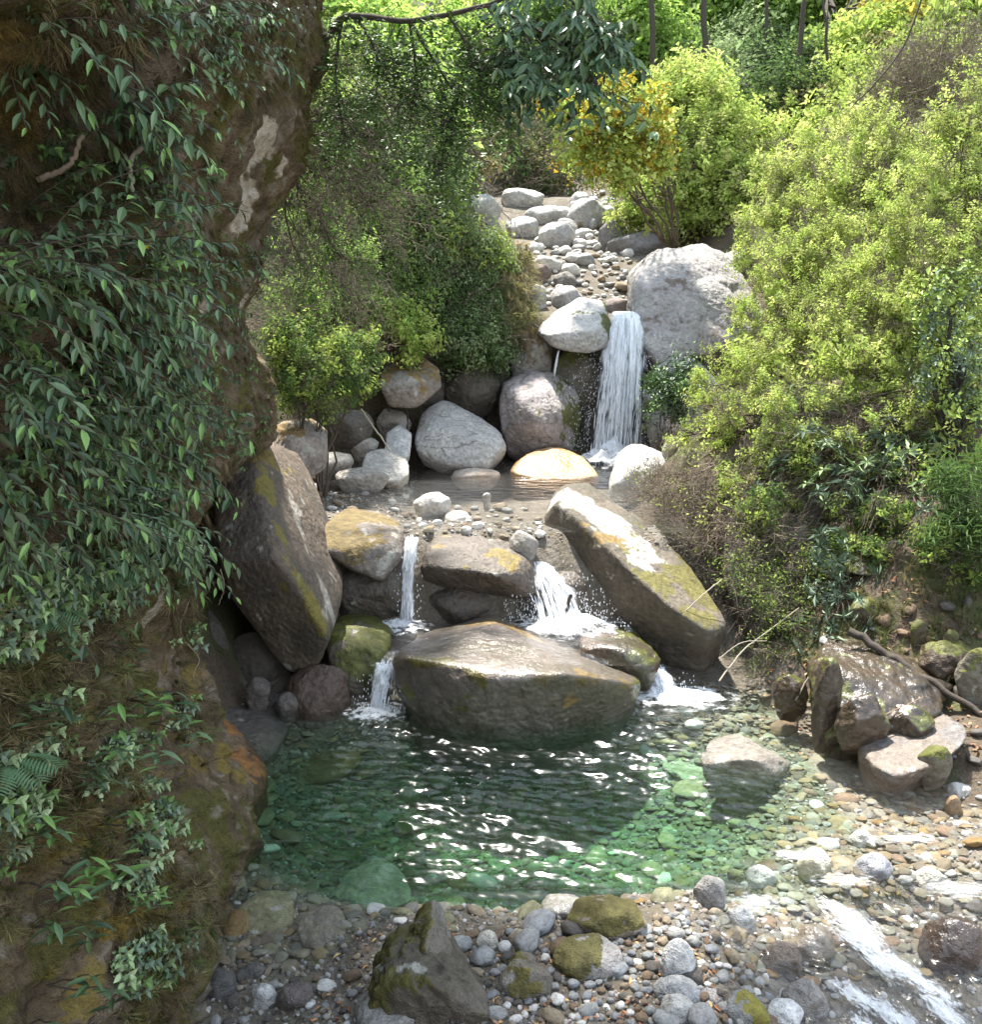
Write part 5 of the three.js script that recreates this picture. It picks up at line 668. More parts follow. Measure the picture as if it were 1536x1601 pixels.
plant({ label: 'shady green bush drooping over the dark hollow and seep bank', base: on(1380, 800, 8.6), clumps: [[1330, 800, 8.2, 40], [1400, 830, 8.0, 42], [1470, 850, 7.8, 40], [1300, 870, 8.0, 34], [1360, 870, 7.8, 30], [1530, 880, 7.6, 34], [1250, 820, 8.3, 36], [1200, 800, 8.4, 36]], n: 1500, kind: 'lime', size: 0.12, tones: G.mid.concat(G.lime2), seed: 627, bare: 0.25, stem: 0.01, fork: 8, gap: 0.02, up: 0.1 });
plant({ label: 'leathery-leaved shrub arching over the dark hollow', base: on(1400, 760, 8.8), clumps: [[1310, 780, 8.2, 42], [1370, 760, 8.2, 45], [1430, 740, 8.3, 42], [1290, 710, 8.6, 32], [1400, 700, 8.6, 45], [1450, 800, 8.0, 38], [1470, 690, 8.6, 40], [1360, 830, 7.8, 24], [1270, 640, 9.0, 34], [1230, 760, 8.5, 24]], n: 230, kind: 'whorl', size: 0.13, tones: G.leather.concat(G.sage), seed: 622, mat: M.leafSheen, stem: 0.014, fork: 6, gap: -0.02 });
plant({ label: 'thin creeper with leathery leaves dangling before the hollow', category: 'creeper', base: on(1320, 820, 8.2), clumps: [[1300, 860, 7.8, 18], [1290, 920, 7.6, 16], [1330, 900, 7.6, 18], [1320, 960, 7.5, 16], [1270, 990, 7.5, 12]], n: 70, kind: 'whorl', size: 0.13, tones: G.leather, seed: 623, mat: M.leafSheen, stem: 0.006, up: -0.3 });
plant({ label: 'feathery bamboo-like plant at the edge of the seep bank', category: 'plant', base: on(1520, 860, 7.4), clumps: [[1510, 780, 7.4, 48], [1540, 830, 7.2, 48], [1500, 850, 7.2, 40], [1540, 740, 7.5, 40]], n: 300, kind: 'bamboo', size: 0.16, tones: G.mid, seed: 624, stem: 0.008 });
plant({ label: 'glossy shrub beside the tall waterfall', base: on(1040, 640, 11.8), clumps: [[1035, 590, 11.6, 24], [1060, 620, 11.4, 24], [1040, 650, 11.3, 24], [1075, 585, 11.6, 18]], n: 240, kind: 'broad', size: 0.16, tones: G.leather.concat(G.mid), seed: 625, mat: M.leafSheen, stem: 0.01 });
plant({ name: 'sapling', label: 'dark-stemmed sapling rising through the sunny bushes', category: 'sapling', base: on(1490, 720, 8.4), clumps: [[1500, 560, 8.4, 50], [1480, 480, 8.6, 45], [1520, 640, 8.2, 40], [1460, 600, 8.4, 30]], n: 210, kind: 'broad', size: 0.15, tones: G.leather.concat(G.lime2), seed: 626, stem: 0.035, twigMat: M.bark, stemName: 'trunk', mat: M.leafSheen, fork: 6 });

{ // low growth clothing the sunny slope
  const r = rngOf(63), list = [[], []], m = new THREE.Matrix4(), q = new THREE.Quaternion();
  for (let i = 0; i < 9000; i++) {
    const d = 8 + 15 * Math.pow(r(), 0.8), x = tbl(XR, d) + 0.35 + 7 * r() * ss(7, 13, d) + 3 * r(); if (x > d * 0.6 || x < tbl(XR, d) + 0.4) continue;
    const y = H(x, d) + 0.55 * r(), t = fbm(x * 0.9 + 9, d * 0.9, 4, 3); if (fbm(x * 1.6, y * 1.6, d * 1.6, 3) < -0.05) continue;
    const set = t > 0.0 ? G.lime : t > -0.18 ? G.lime2 : G.straw, a = set[Math.floor(r() * set.length)], k = 0.7 + 0.5 * r(), s = (0.10 + 0.012 * d) * (0.7 + 0.6 * r());
    q.setFromUnitVectors(YUP, randDir(r).addScaledVector(YUP, 0.7).normalize()); m.compose(V(x, y, -d), q, V(s, s, s)); list[i % 2].push([m.clone(), RGB(a[0] * k, a[1] * k, a[2] * k)]);
  }
  for (let k = 0; k < 2; k++) tag(instanced('slope_growth', SPRAY.lime[k], M.leaf, list[k]), k ? 'low lime undergrowth clothing the sunny slope, second layer' : 'low lime undergrowth clothing the sunny slope', 'undergrowth', null, 'stuff');
}
{ const r = rngOf(64), list = [], m = new THREE.Matrix4(), q = new THREE.Quaternion();
  for (let i = 0; i < 900; i++) { const h = groundHit(lerp(1180, 1545, r()), lerp(800, 1080, r()), 6); if (!h || h.y < 0.15 || fbm(h.x * 2, h.y * 2, h.z * 2, 3) < -0.02) continue; const s = 0.07 + 0.1 * r(), a = [[0.16, 0.17, 0.06], [0.10, 0.13, 0.04], [0.22, 0.18, 0.10]][i % 3]; q.setFromUnitVectors(YUP, V((r() - 0.5) * 0.8, 1, 0.5 * r()).normalize()); m.compose(h, q, V(s, s, s)); list.push([m.clone(), RGB(...a)]); }
  tag(instanced('grass', SPRAY.grass[0], M.leaf, list), 'thin grass and sedge on the seep bank across the pool', 'grass', null, 'stuff'); }
// the shaded bank with its shrubs
const bankBush = [
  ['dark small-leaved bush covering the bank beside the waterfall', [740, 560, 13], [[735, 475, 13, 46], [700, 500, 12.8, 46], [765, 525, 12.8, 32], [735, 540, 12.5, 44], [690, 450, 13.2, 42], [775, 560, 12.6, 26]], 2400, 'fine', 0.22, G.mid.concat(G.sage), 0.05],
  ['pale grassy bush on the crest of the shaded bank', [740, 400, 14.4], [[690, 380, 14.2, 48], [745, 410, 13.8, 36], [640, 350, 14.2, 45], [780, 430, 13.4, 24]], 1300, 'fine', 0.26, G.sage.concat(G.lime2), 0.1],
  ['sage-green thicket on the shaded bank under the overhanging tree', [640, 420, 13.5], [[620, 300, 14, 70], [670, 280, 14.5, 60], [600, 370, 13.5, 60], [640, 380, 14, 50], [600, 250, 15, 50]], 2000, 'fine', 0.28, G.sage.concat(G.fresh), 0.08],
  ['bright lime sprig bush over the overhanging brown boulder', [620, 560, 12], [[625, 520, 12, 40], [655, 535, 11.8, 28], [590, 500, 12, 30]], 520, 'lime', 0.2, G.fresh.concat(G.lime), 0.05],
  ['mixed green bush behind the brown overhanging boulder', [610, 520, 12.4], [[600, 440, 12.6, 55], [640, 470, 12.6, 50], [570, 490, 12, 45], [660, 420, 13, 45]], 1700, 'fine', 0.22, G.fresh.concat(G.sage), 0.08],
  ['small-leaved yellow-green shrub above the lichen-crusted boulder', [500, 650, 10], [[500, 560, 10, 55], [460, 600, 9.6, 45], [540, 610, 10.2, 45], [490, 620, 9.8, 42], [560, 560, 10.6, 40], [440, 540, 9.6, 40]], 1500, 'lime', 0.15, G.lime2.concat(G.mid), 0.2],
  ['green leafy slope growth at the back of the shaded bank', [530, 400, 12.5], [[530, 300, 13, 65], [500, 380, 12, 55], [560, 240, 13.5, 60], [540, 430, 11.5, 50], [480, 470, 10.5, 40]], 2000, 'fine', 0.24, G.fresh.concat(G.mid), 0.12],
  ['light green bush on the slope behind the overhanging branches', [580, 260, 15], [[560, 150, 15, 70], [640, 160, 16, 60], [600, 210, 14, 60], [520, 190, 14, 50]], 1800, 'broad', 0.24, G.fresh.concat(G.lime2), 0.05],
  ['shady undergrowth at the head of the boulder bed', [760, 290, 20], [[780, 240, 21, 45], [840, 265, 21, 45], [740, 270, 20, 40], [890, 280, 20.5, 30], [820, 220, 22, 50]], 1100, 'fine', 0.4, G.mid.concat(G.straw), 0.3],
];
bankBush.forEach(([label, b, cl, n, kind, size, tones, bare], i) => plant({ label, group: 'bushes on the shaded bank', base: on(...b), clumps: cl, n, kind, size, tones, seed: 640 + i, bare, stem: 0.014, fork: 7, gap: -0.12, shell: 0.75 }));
plant({ name: 'grass_tussock', label: 'straw-coloured grass hanging over the bank beside the perched boulder', category: 'grass', base: on(800, 470, 13.4), clumps: [[800, 440, 13.2, 26], [815, 480, 13.0, 24], [790, 500, 12.9, 26], [805, 400, 13.6, 24], [770, 380, 13.8, 26]], n: 420, kind: 'grass', size: 0.32, tones: G.straw.concat([[0.32, 0.26, 0.15]]), seed: 661, hang: 1.3, up: 0.2, stem: 0.006, mat: M.leaf, gap: -0.3 });
plant({ label: 'dense dark twiggy shrub screening the shaded bank', base: V(-1.75, 4.2, -8.2), clumps: [[500, 180, 8.2, 60], [560, 160, 8.4, 60], [500, 290, 8.2, 65], [560, 280, 8.6, 60], [520, 390, 8.4, 60], [470, 440, 8.0, 45], [600, 220, 8.8, 55], [640, 170, 8.8, 50], [560, 450, 8.8, 40], [600, 340, 9, 45]], n: 1300, kind: 'sparse', size: 0.19, tones: G.mid, seed: 660, bare: 0.35, stem: 0.012, fork: 14, gap: -0.02, hang: 0.8, bareSize: 1.7 });
console.log('bushes done');
// ---------------------------------------------------------------- the cliff's own plants, leaf by leaf
function leafGeo(wid, curl, fold, seg = 4) {                          // along +y, face +z, length 1
  const s = new Soup(), prof = [0.0, 0.72, 1.0, 0.62, 0], at = (i) => { const t = i / seg; return V(0, t, -curl * t * t); };
  for (let i = 0; i < seg; i++) for (const sd of [-1, 1]) {
    const a = at(i), b = at(i + 1), wa = prof[i] * wid / 2 * sd, wb = prof[i + 1] * wid / 2 * sd, A = a.clone().add(V(wa, 0, Math.abs(wa) * fold)), B = b.clone().add(V(wb, 0, Math.abs(wb) * fold)), k = 0.93 + 0.1 * (sd > 0 ? 1 : 0), c = [k, k, k];
    if (i > 0) sd > 0 ? s.tri(a, A, b, c) : s.tri(a, b, A, c); if (i < seg - 1 || true) sd > 0 ? s.tri(A, B, b, c) : s.tri(A, b, B, c);
  }
  const g = s.geo(); return g;
}
const LEAF = [leafGeo(0.33, 0.22, 0.4), leafGeo(0.29, 0.4, 0.35), leafGeo(0.36, 0.12, 0.5)], LONG = [leafGeo(0.27, 0.3, 0.25), leafGeo(0.30, 0.2, 0.3)];
const glossy = (c, r = 0.36, o = {}) => new THREE.MeshPhysicalMaterial({ vertexColors: true, color: RGB(...c), roughness: r, side: THREE.DoubleSide, specularIntensity: 0.7, ...o });
const LM = { deep: [glossy([0.040, 0.075, 0.030], 0.42), glossy([0.055, 0.10, 0.036], 0.45), glossy([0.032, 0.058, 0.026], 0.4), glossy([0.08, 0.13, 0.04], 0.48), glossy([0.07, 0.095, 0.035], 0.5)], young: [glossy([0.13, 0.24, 0.06], 0.5), glossy([0.17, 0.29, 0.08], 0.5)], yellow: [glossy([0.5, 0.42, 0.03], 0.6)], pale: [glossy([0.12, 0.19, 0.09], 0.45), glossy([0.09, 0.15, 0.07], 0.45)] };
const stuffLeaf = new THREE.MeshPhysicalMaterial({ vertexColors: true, roughness: 0.38, side: THREE.DoubleSide, specularIntensity: 0.9 });
const basis = new THREE.Matrix4(), qq = new THREE.Quaternion();
function orient(dir, nrm) { const x = dir.clone().cross(nrm).normalize(), z = x.clone().cross(dir).normalize(); basis.makeBasis(x, dir, z); return qq.setFromRotationMatrix(basis).clone(); }
function leafSink(o, most = 290) {                                      // first leaves become parts, the rest one mass
  let n = 0; const rest = [];
  return { add(geo, mat, p, q, s, col) { if (n++ < most) { const l = addMesh('leaf', geo, mat, o); l.position.copy(p); l.quaternion.copy(q); l.scale.setScalar(s); } else rest.push([new THREE.Matrix4().compose(p, q, V(s, s, s)), mat.color.clone()]); },
    end() { if (rest.length) instanced('leaves', LEAF[0], stuffLeaf, rest, o); } };
}
function leafyStem(sink, tubes, pts, r, { len, mats, geos = LEAF, step = 0.034, droop = 0.55, wid = 0.003, tipYoung = 0.5 }) {
  tubes.add(pts, wid, wid * 0.5, 4); let acc = 0, side = r() < 0.5 ? 1 : -1;
  for (let i = 1; i < pts.length; i++) {
    const a = pts[i - 1], b = pts[i], t = b.clone().sub(a), L = t.length(); t.normalize(); acc += L;
    while (acc > step) { acc -= step; if (i < 2) continue; side = -side; const sd = V(0, 1, 0).cross(t).normalize().multiplyScalar(side), dir = t.clone().multiplyScalar(0.75).addScaledVector(sd, 0.75).addScaledVector(YUP, -droop * (0.5 + r())).addScaledVector(randDir(r), 0.3).normalize(), nr = V(0.25, 0.9, 0.35).addScaledVector(randDir(r), 0.35); const last = i > pts.length - 2;
      const set = last && r() < tipYoung ? LM.young : mats; sink.add(geos[Math.floor(r() * geos.length)], set[Math.floor(r() * set.length)], b.clone().addScaledVector(t, -acc), orient(dir, nr), len * (0.65 + 0.55 * r()) * (last ? 0.8 : 1)); }
  }
}
function cliffShrub({ label, region, stems, seed, len = 0.068, long = [0.28, 0.6], mats = LM.deep, geos = LEAF, step = 0.031, dirx = 0.55, diry = 0.05, droop = 0.3, name = 'shrub' }) {
  const r = rngOf(seed), [x0, y0, x1, y1] = region, c = cliffHit((x0 + x1) / 2, (y0 + y1) / 2) ?? atD((x0 + x1) / 2, (y0 + y1) / 2, 4.5), o = thing(name, c, label, 'shrub', 'glossy shrubs hanging on the cliff'), sink = leafSink(o);
  for (let i = 0; i < stems; i++) {
    const h = cliffHit(lerp(x0, x1, r()) - 25, lerp(y0, y1, r())); if (!h) continue;
    const tubes = new Tubes(), p = h.clone().sub(c), L = lerp(long[0], long[1], r()), dir = V(dirx * (0.4 + 0.9 * r()) + 0.3 * r(), diry + (r() - 0.5) * 1.2, 0.75 * r() - 0.15).normalize(), pts = [p.clone()]; let q = p.clone();
    const n = 9; for (let k = 0; k < n; k++) { dir.y -= 0.05 + 0.07 * r(); dir.addScaledVector(randDir(r), 0.07).normalize(); q = q.clone().addScaledVector(dir, L / n); pts.push(q); }
    leafyStem(sink, tubes, pts, r, { len: len * (0.7 + 0.6 * r()), mats: r() < 0.2 ? LM.pale : mats, geos, step: step * (0.85 + 0.5 * r()), droop: droop * (0.2 + 1.9 * r()) });
    addMesh('stem', tubes.geo(), M.twig, o);
  }
  sink.end(); return o;
}
cliffShrub({ label: 'sparse pale-backed glossy shrub at the top of the cliff', region: [20, 10, 130, 120], stems: 13, seed: 701, mats: LM.deep.concat(LM.pale) });
cliffShrub({ label: 'glossy shrub beside the hanging root high on the cliff', region: [120, 30, 220, 130], stems: 9, seed: 702 });
cliffShrub({ label: 'glossy shrub with drooping sprays above the pale broken patches', region: [150, 130, 250, 220], stems: 13, seed: 703 });
cliffShrub({ label: 'glossy shrub hanging below the pale broken patches', region: [150, 250, 230, 420], stems: 13, seed: 704 });
cliffShrub({ label: 'small-leaved shrub fringing the top of the overhanging cliff edge', region: [270, -20, 440, 90], stems: 30, seed: 711, len: 0.045, step: 0.022, mats: LM.pale.concat(LM.deep), long: [0.2, 0.5] });
cliffShrub({ label: 'small-leaved shrub on the overhanging edge beside the pale patches', region: [340, 370, 440, 540], stems: 22, seed: 712, len: 0.045, step: 0.022, mats: LM.pale.concat(LM.deep), long: [0.15, 0.4] });
cliffShrub({ label: 'dense glossy shrub below the dark niche', region: [-60, 330, 150, 520], stems: 40, seed: 705 });
cliffShrub({ label: 'dense glossy shrub in the middle of the cliff', region: [130, 400, 310, 560], stems: 40, seed: 706 });
cliffShrub({ label: 'bushy glossy shrub under the middle of the cliff', region: [-40, 540, 150, 700], stems: 40, seed: 707 });
cliffShrub({ label: 'glossy shrub reaching toward the leaning boulder', region: [140, 560, 290, 720], stems: 30, seed: 708 });
cliffShrub({ label: 'glossy shrub with fine sprays over the cliff hollow', region: [160, 720, 300, 840], stems: 34, seed: 709, len: 0.065, step: 0.028, mats: LM.deep.concat(LM.pale) });
cliffShrub({ label: 'dark glossy shrub low on the cliff above the mossy slope', region: [-40, 710, 150, 860], stems: 32, seed: 710 });
{ const o = thing('leaf', cliffHit(218, 376) ?? atD(218, 376, 4.3), 'single bright yellow leaf among the glossy shrubs', 'leaf'); o.position.z += 0.2; o.position.x += 0.12; const l = addMesh('blade', LEAF[2], LM.yellow[0], o); l.scale.setScalar(0.06); l.rotation.set(-0.2, 0.1, 2.6); }

// fresh seedlings with whorled leaves on the mossy slope
function seedling(px, py, n, len, seed, mats, label, group) {
  const r = rngOf(seed), h = cliffHit(px - 20, py + 12) ?? atD(px, py, 4), o = thing('seedling', h, label, 'seedling', group), tubes = new Tubes(), sink = leafSink(o);
  const heads = Math.ceil(n / 7);
  for (let k = 0; k < heads; k++) {
    const tip = V(0.10 + 0.10 * r() + (k % 2) * 0.07, 0.05 + 0.07 * r() - 0.05 * (k % 3), 0.05 + 0.12 * (r() - 0.3)); tubes.add(wander(V(0, 0, 0), tip, 5, 0.06, r), 0.004, 0.0025, 4);
    for (let i = 0; i < 7; i++) { const a = i * 2.4 + r(), dir = V(Math.cos(a), 0.25 + 0.3 * r() - (i < 3 ? 0.5 : 0), Math.sin(a)).normalize(); sink.add(LONG[i % 2], mats[Math.floor(r() * mats.length)], tip.clone().add(V(0, -0.012 * i, 0)), orient(dir, V(0, 1, 0).addScaledVector(randDir(r), 0.3)), len * (0.7 + 0.5 * r())); }
  }
  sink.end(); addMesh('stem', tubes.geo(), M.twig, o);
}
for (const [px, py, n, len, s, y, lab] of [[215, 1082, 26, 0.10, 1, 1, 'fresh pale green seedling cluster at the edge of the mossy slope'], [150, 1112, 10, 0.09, 2, 1, 'small bright seedling below the pale green seedling cluster'], [168, 1165, 10, 0.10, 3, 1, 'pale seedling with drooping leaves on the mossy slope'], [105, 1335, 18, 0.115, 4, 1, 'large pale seedling rosette on the ochre moss'], [48, 1275, 12, 0.10, 5, 1, 'young seedling beside the large pale rosette'], [110, 1215, 12, 0.08, 6, 0, 'dark-leaved seedling above the large pale rosette'], [30, 1095, 12, 0.08, 7, 0, 'dark seedling by the fern'], [45, 1370, 8, 0.08, 8, 1, 'small seedling under the large pale rosette'], [55, 1590, 14, 0.07, 9, 0, 'low broad-leaved seedling at the bottom of the slope'], [70, 1440, 9, 0.08, 10, 0, 'dark seedling near the long-leaved twig'], [250, 1120, 8, 0.085, 11, 1, 'bright seedling overhanging the cliff edge'], [60, 1010, 14, 0.08, 12, 0, 'dull green seedling under the shaded fern'], [180, 1000, 12, 0.075, 13, 0, 'dark seedling at the lip below the small fern'], [170, 1270, 10, 0.08, 14, 1, 'pale seedling between the rosette and the cliff edge'], [90, 1530, 12, 0.075, 15, 0, 'dull seedling on the ochre moss at the cliff foot'], [200, 1390, 8, 0.06, 16, 1, 'tiny bright seedling on the ochre moss']])
  seedling(px, py, n, len, 720 + s, y ? LM.young.concat(LM.pale) : LM.pale.concat(LM.deep), lab);
{ const h = cliffHit(10, 1400) ?? atD(10, 1400, 3.2), o = thing('twig', h, 'long-leaved leafy twig jutting from the mossy slope', 'twig'), t = new Tubes(), sink = leafSink(o), r = rngOf(740); h.z += 0.12;
  const pts = [[-10, 1408, 3.1], [40, 1412, 3.08], [80, 1425, 3.06], [115, 1450, 3.05], [140, 1465, 3.05]].map(([x, y, d]) => atD(x, y, d + 0.15).sub(o.position)); leafyStem(sink, t, pts, r, { len: 0.115, mats: [LM.deep[3], LM.pale[1]], geos: LONG, step: 0.03, droop: 0.9, tipYoung: 0 }); sink.end(); addMesh('stem', t.geo(), M.paleTwig, o); }
// ferns
function fern(px, py, seed, len, n, label) {
  const r = rngOf(seed), h = cliffHit(px - 15, py) ?? atD(px, py, 3.6), o = thing('fern', h, label, 'fern', 'ferns on the cliff slope');
  for (let k = 0; k < n; k++) {
    const s = new Soup(), a = -0.5 + k * 0.7 + r() * 0.3, dir = V(0.8 * Math.cos(a), 0.45, 0.6 * Math.sin(a) + 0.3).normalize(), p = V(0, 0, 0), N = 18, c = [1, 1, 1];
    for (let i = 0; i < N; i++) { const q = p.clone(); dir.y -= 0.06; dir.normalize(); p.addScaledVector(dir, len / N); const sd = V(0, 1, 0).cross(dir).normalize(), pl = len * 0.34 * Math.sin(Math.PI * (0.12 + 0.86 * (1 - i / N))) ; for (const e of [-1, 1]) leaf(s, q, sd.clone().multiplyScalar(e).addScaledVector(dir, 0.35).addScaledVector(YUP, -0.2).normalize(), V(0, 1, 0.1), pl, pl * 0.22, c, 0.1); s.tri(q.clone().addScaledVector(sd, 0.003), q.clone().addScaledVector(sd, -0.003), p.clone(), [0.7, 0.7, 0.5]); }
    addMesh('frond', s.geo(), new THREE.MeshPhysicalMaterial({ vertexColors: true, color: RGB(0.09, 0.17, 0.07), roughness: 0.6, side: THREE.DoubleSide }), o);
  }
}
fern(18, 1190, 751, 0.24, 3, 'dark green fern with comb-like fronds on the mossy slope'); fern(75, 960, 752, 0.2, 3, 'shaded fern under the glossy shrubs'); fern(180, 900, 753, 0.2, 3, 'small fern at the lip of the cliff hollow');
// hanging root
for (const [pts, w, lab, mt] of [[[[203, -20], [207, 60], [214, 130], [214, 190]], 0.011, 'dark straight root hanging down the cliff face', M.bark], [[[222, 228], [208, 244], [203, 275], [210, 312]], 0.011, 'pale curved root end bare against the cliff', M.paleTwig], [[[60, 280], [105, 260], [130, 210]], 0.012, 'brown woody stem crossing the dark niche', M.dryTwig], [[[130, 760], [150, 740], [120, 700]], 0.008, 'pale dead twig among the glossy shrubs', M.paleTwig], [[[300, 860], [308, 900], [282, 985], [310, 1030], [300, 1060]], 0.005, 'thin dangling root in front of the cliff hollow', M.dryTwig], [[[345, 890], [350, 920], [342, 945]], 0.005, 'short root tuft on the leaning boulder', M.dryTwig]]) {
  const r = rngOf(pts[0][0]), hit = pts.map(([x, y]) => { const c = cliffHit(x, y); return atD(x, y, Math.min(c ? -c.z - 0.1 : 5, x > 330 ? 6.6 : 5.2)); }), o = thing('root', hit[0], lab, 'root'), t = new Tubes();
  t.add(new THREE.CatmullRomCurve3(hit.map((p) => p.clone().sub(o.position))).getPoints(24).map((p) => p.addScaledVector(randDir(r), 0.004)), w, w * 0.7, 6); addMesh('stem', t.geo(), mt, o);
}
{ const s = new Soup(), r = rngOf(17), src = LEAF[2].attributes.position.array;   // small leafy shoot
  for (let i = 0; i < 9; i++) { const a = i * 2.4 + r(), d = V(Math.cos(a), 0.35 + 0.6 * r(), Math.sin(a)).normalize(), q = orient(d, V(0, 1, 0).addScaledVector(randDir(r), 0.5)).clone(), l = 0.32 + 0.22 * r(), b = V(0, 0.1 + 0.09 * i, 0).addScaledVector(randDir(r), 0.12), k = 0.75 + 0.5 * r(), P = (j) => V(src[j] * 1.35, src[j + 1], src[j + 2]).multiplyScalar(l).applyQuaternion(q).add(b); for (let j = 0; j < src.length; j += 9) s.tri(P(j), P(j + 3), P(j + 6), [k, k, k]); }
  SPRAY.shoot = [s.geo()]; }
// dry grass, roots and shaggy moss on the cliff
function cliffTufts(name, label, category, count, seed, area, size, tones, dirFn, kind = 'grass', mat = M.leafSheen, test = null) {
  const r = rngOf(seed), list = [], m = new THREE.Matrix4(), q = new THREE.Quaternion();
  for (let i = 0; i < count; i++) { const px = lerp(area[0], area[2], r()), py = lerp(area[1], area[3], r()), h = cliffHit(px, py); if (!h || (test && !test(h, r))) continue; if (PALE.some(([x, y, a, b]) => Math.hypot((px - x) / (a + 14), (py - y + 10) / (b + 22)) < 1)) continue; const s = size * (0.5 + r()), a = tones[Math.floor(r() * tones.length)], k = 0.7 + 0.6 * r(); q.setFromUnitVectors(YUP, dirFn(r).normalize()); m.compose(h.add(V(0.01, 0, 0)), q, V(s, s, s)); list.push([m.clone(), RGB(a[0] * k, a[1] * k, a[2] * k)]); }
  tag(instanced(name, SPRAY[kind][0], mat, list), label, category, null, 'stuff');
}
M.grass = leafMat(0.9, 0.15, { specularIntensity: 0.3 });
const DRY = [[0.13, 0.095, 0.055], [0.10, 0.075, 0.04], [0.17, 0.13, 0.075], [0.085, 0.085, 0.03]];
cliffTufts('dry_grass', 'brown dry grass and rootlets hanging from the cliff ledges', 'dry grass', 2600, 761, [-40, -20, 500, 1000], 0.12, DRY, (r) => V(0.6 * r(), -0.8, 0.4 * r()), 'grass', M.grass, (h) => fbm(h.x * 2 + 5, h.y * 2, h.z * 2, 3) > -0.03);
cliffTufts('dry_grass', 'straw and green grass covering the slope under the cliff', 'grass', 1700, 762, [-40, 880, 330, 1620], 0.11, DRY.concat([[0.2, 0.17, 0.09], [0.09, 0.12, 0.04]]), (r) => V(0.7 * r(), 0.5 - 1.0 * r(), 0.5 * r()), 'grass', M.grass, (h) => fbm(h.x * 1.7 + 5, h.y * 1.7, h.z * 1.7, 3) > -0.02);
cliffTufts('moss', 'shaggy golden moss cushion at the top of the cliff', 'moss', 1600, 763, [-60, 30, 34, 225], 0.06, [[0.24, 0.16, 0.05], [0.19, 0.13, 0.04], [0.28, 0.2, 0.07]], (r) => V(0.9, -0.9 * r(), 0.5 * (r() - 0.2)), 'grass', M.grass);
cliffTufts('moss', 'olive moss fringe along the overhanging cliff edge', 'moss', 1300, 764, [330, -20, 520, 560], 0.075, [[0.12, 0.11, 0.03], [0.09, 0.085, 0.025], [0.15, 0.12, 0.045]], (r) => V(0.8 * r(), -0.9, 0.5 * r()), 'grass', M.grass, (h) => fbm(h.x * 2.4, h.y * 2.4, h.z * 2.4 + 4, 3) > 0.02);
cliffTufts('ground_cover', 'tiny green leaves creeping over the slope under the cliff', 'ground cover', 3000, 765, [-40, 860, 300, 1560], 0.07, G.mid.concat(G.leather, G.sage), (r) => V(0.8, 0.6 * r(), 0.6 * r()), 'shoot', M.leafSheen, (h) => fbm(h.x * 2.2 + 1, h.y * 2.2, h.z * 2.2, 3) > 0.05);
cliffTufts('ground_cover', 'small shaded leaves filling the gaps between the glossy shrubs', 'ground cover', 2200, 766, [-40, 0, 420, 880], 0.075, G.dark.concat(G.mid), (r) => V(0.8, 0.4 - 0.8 * r(), 0.6 * r()), 'shoot', M.leafSheen, (h) => fbm(h.x * 2.2 + 8, h.y * 2.2, h.z * 2.2, 3) > 0.0);
cliffTufts('moss', 'ochre moss cushions on the lower cliff slope', 'moss', 1600, 767, [60, 1180, 290, 1601], 0.045, [[0.2, 0.15, 0.035], [0.15, 0.13, 0.03], [0.24, 0.17, 0.04]], (r) => V(0.9, 0.3 - 0.6 * r(), 0.5 * r()), 'grass', M.grass, (h) => fbm(h.x * 2.8, h.y * 2.8 + 3, h.z * 2.8, 3) > 0.08);

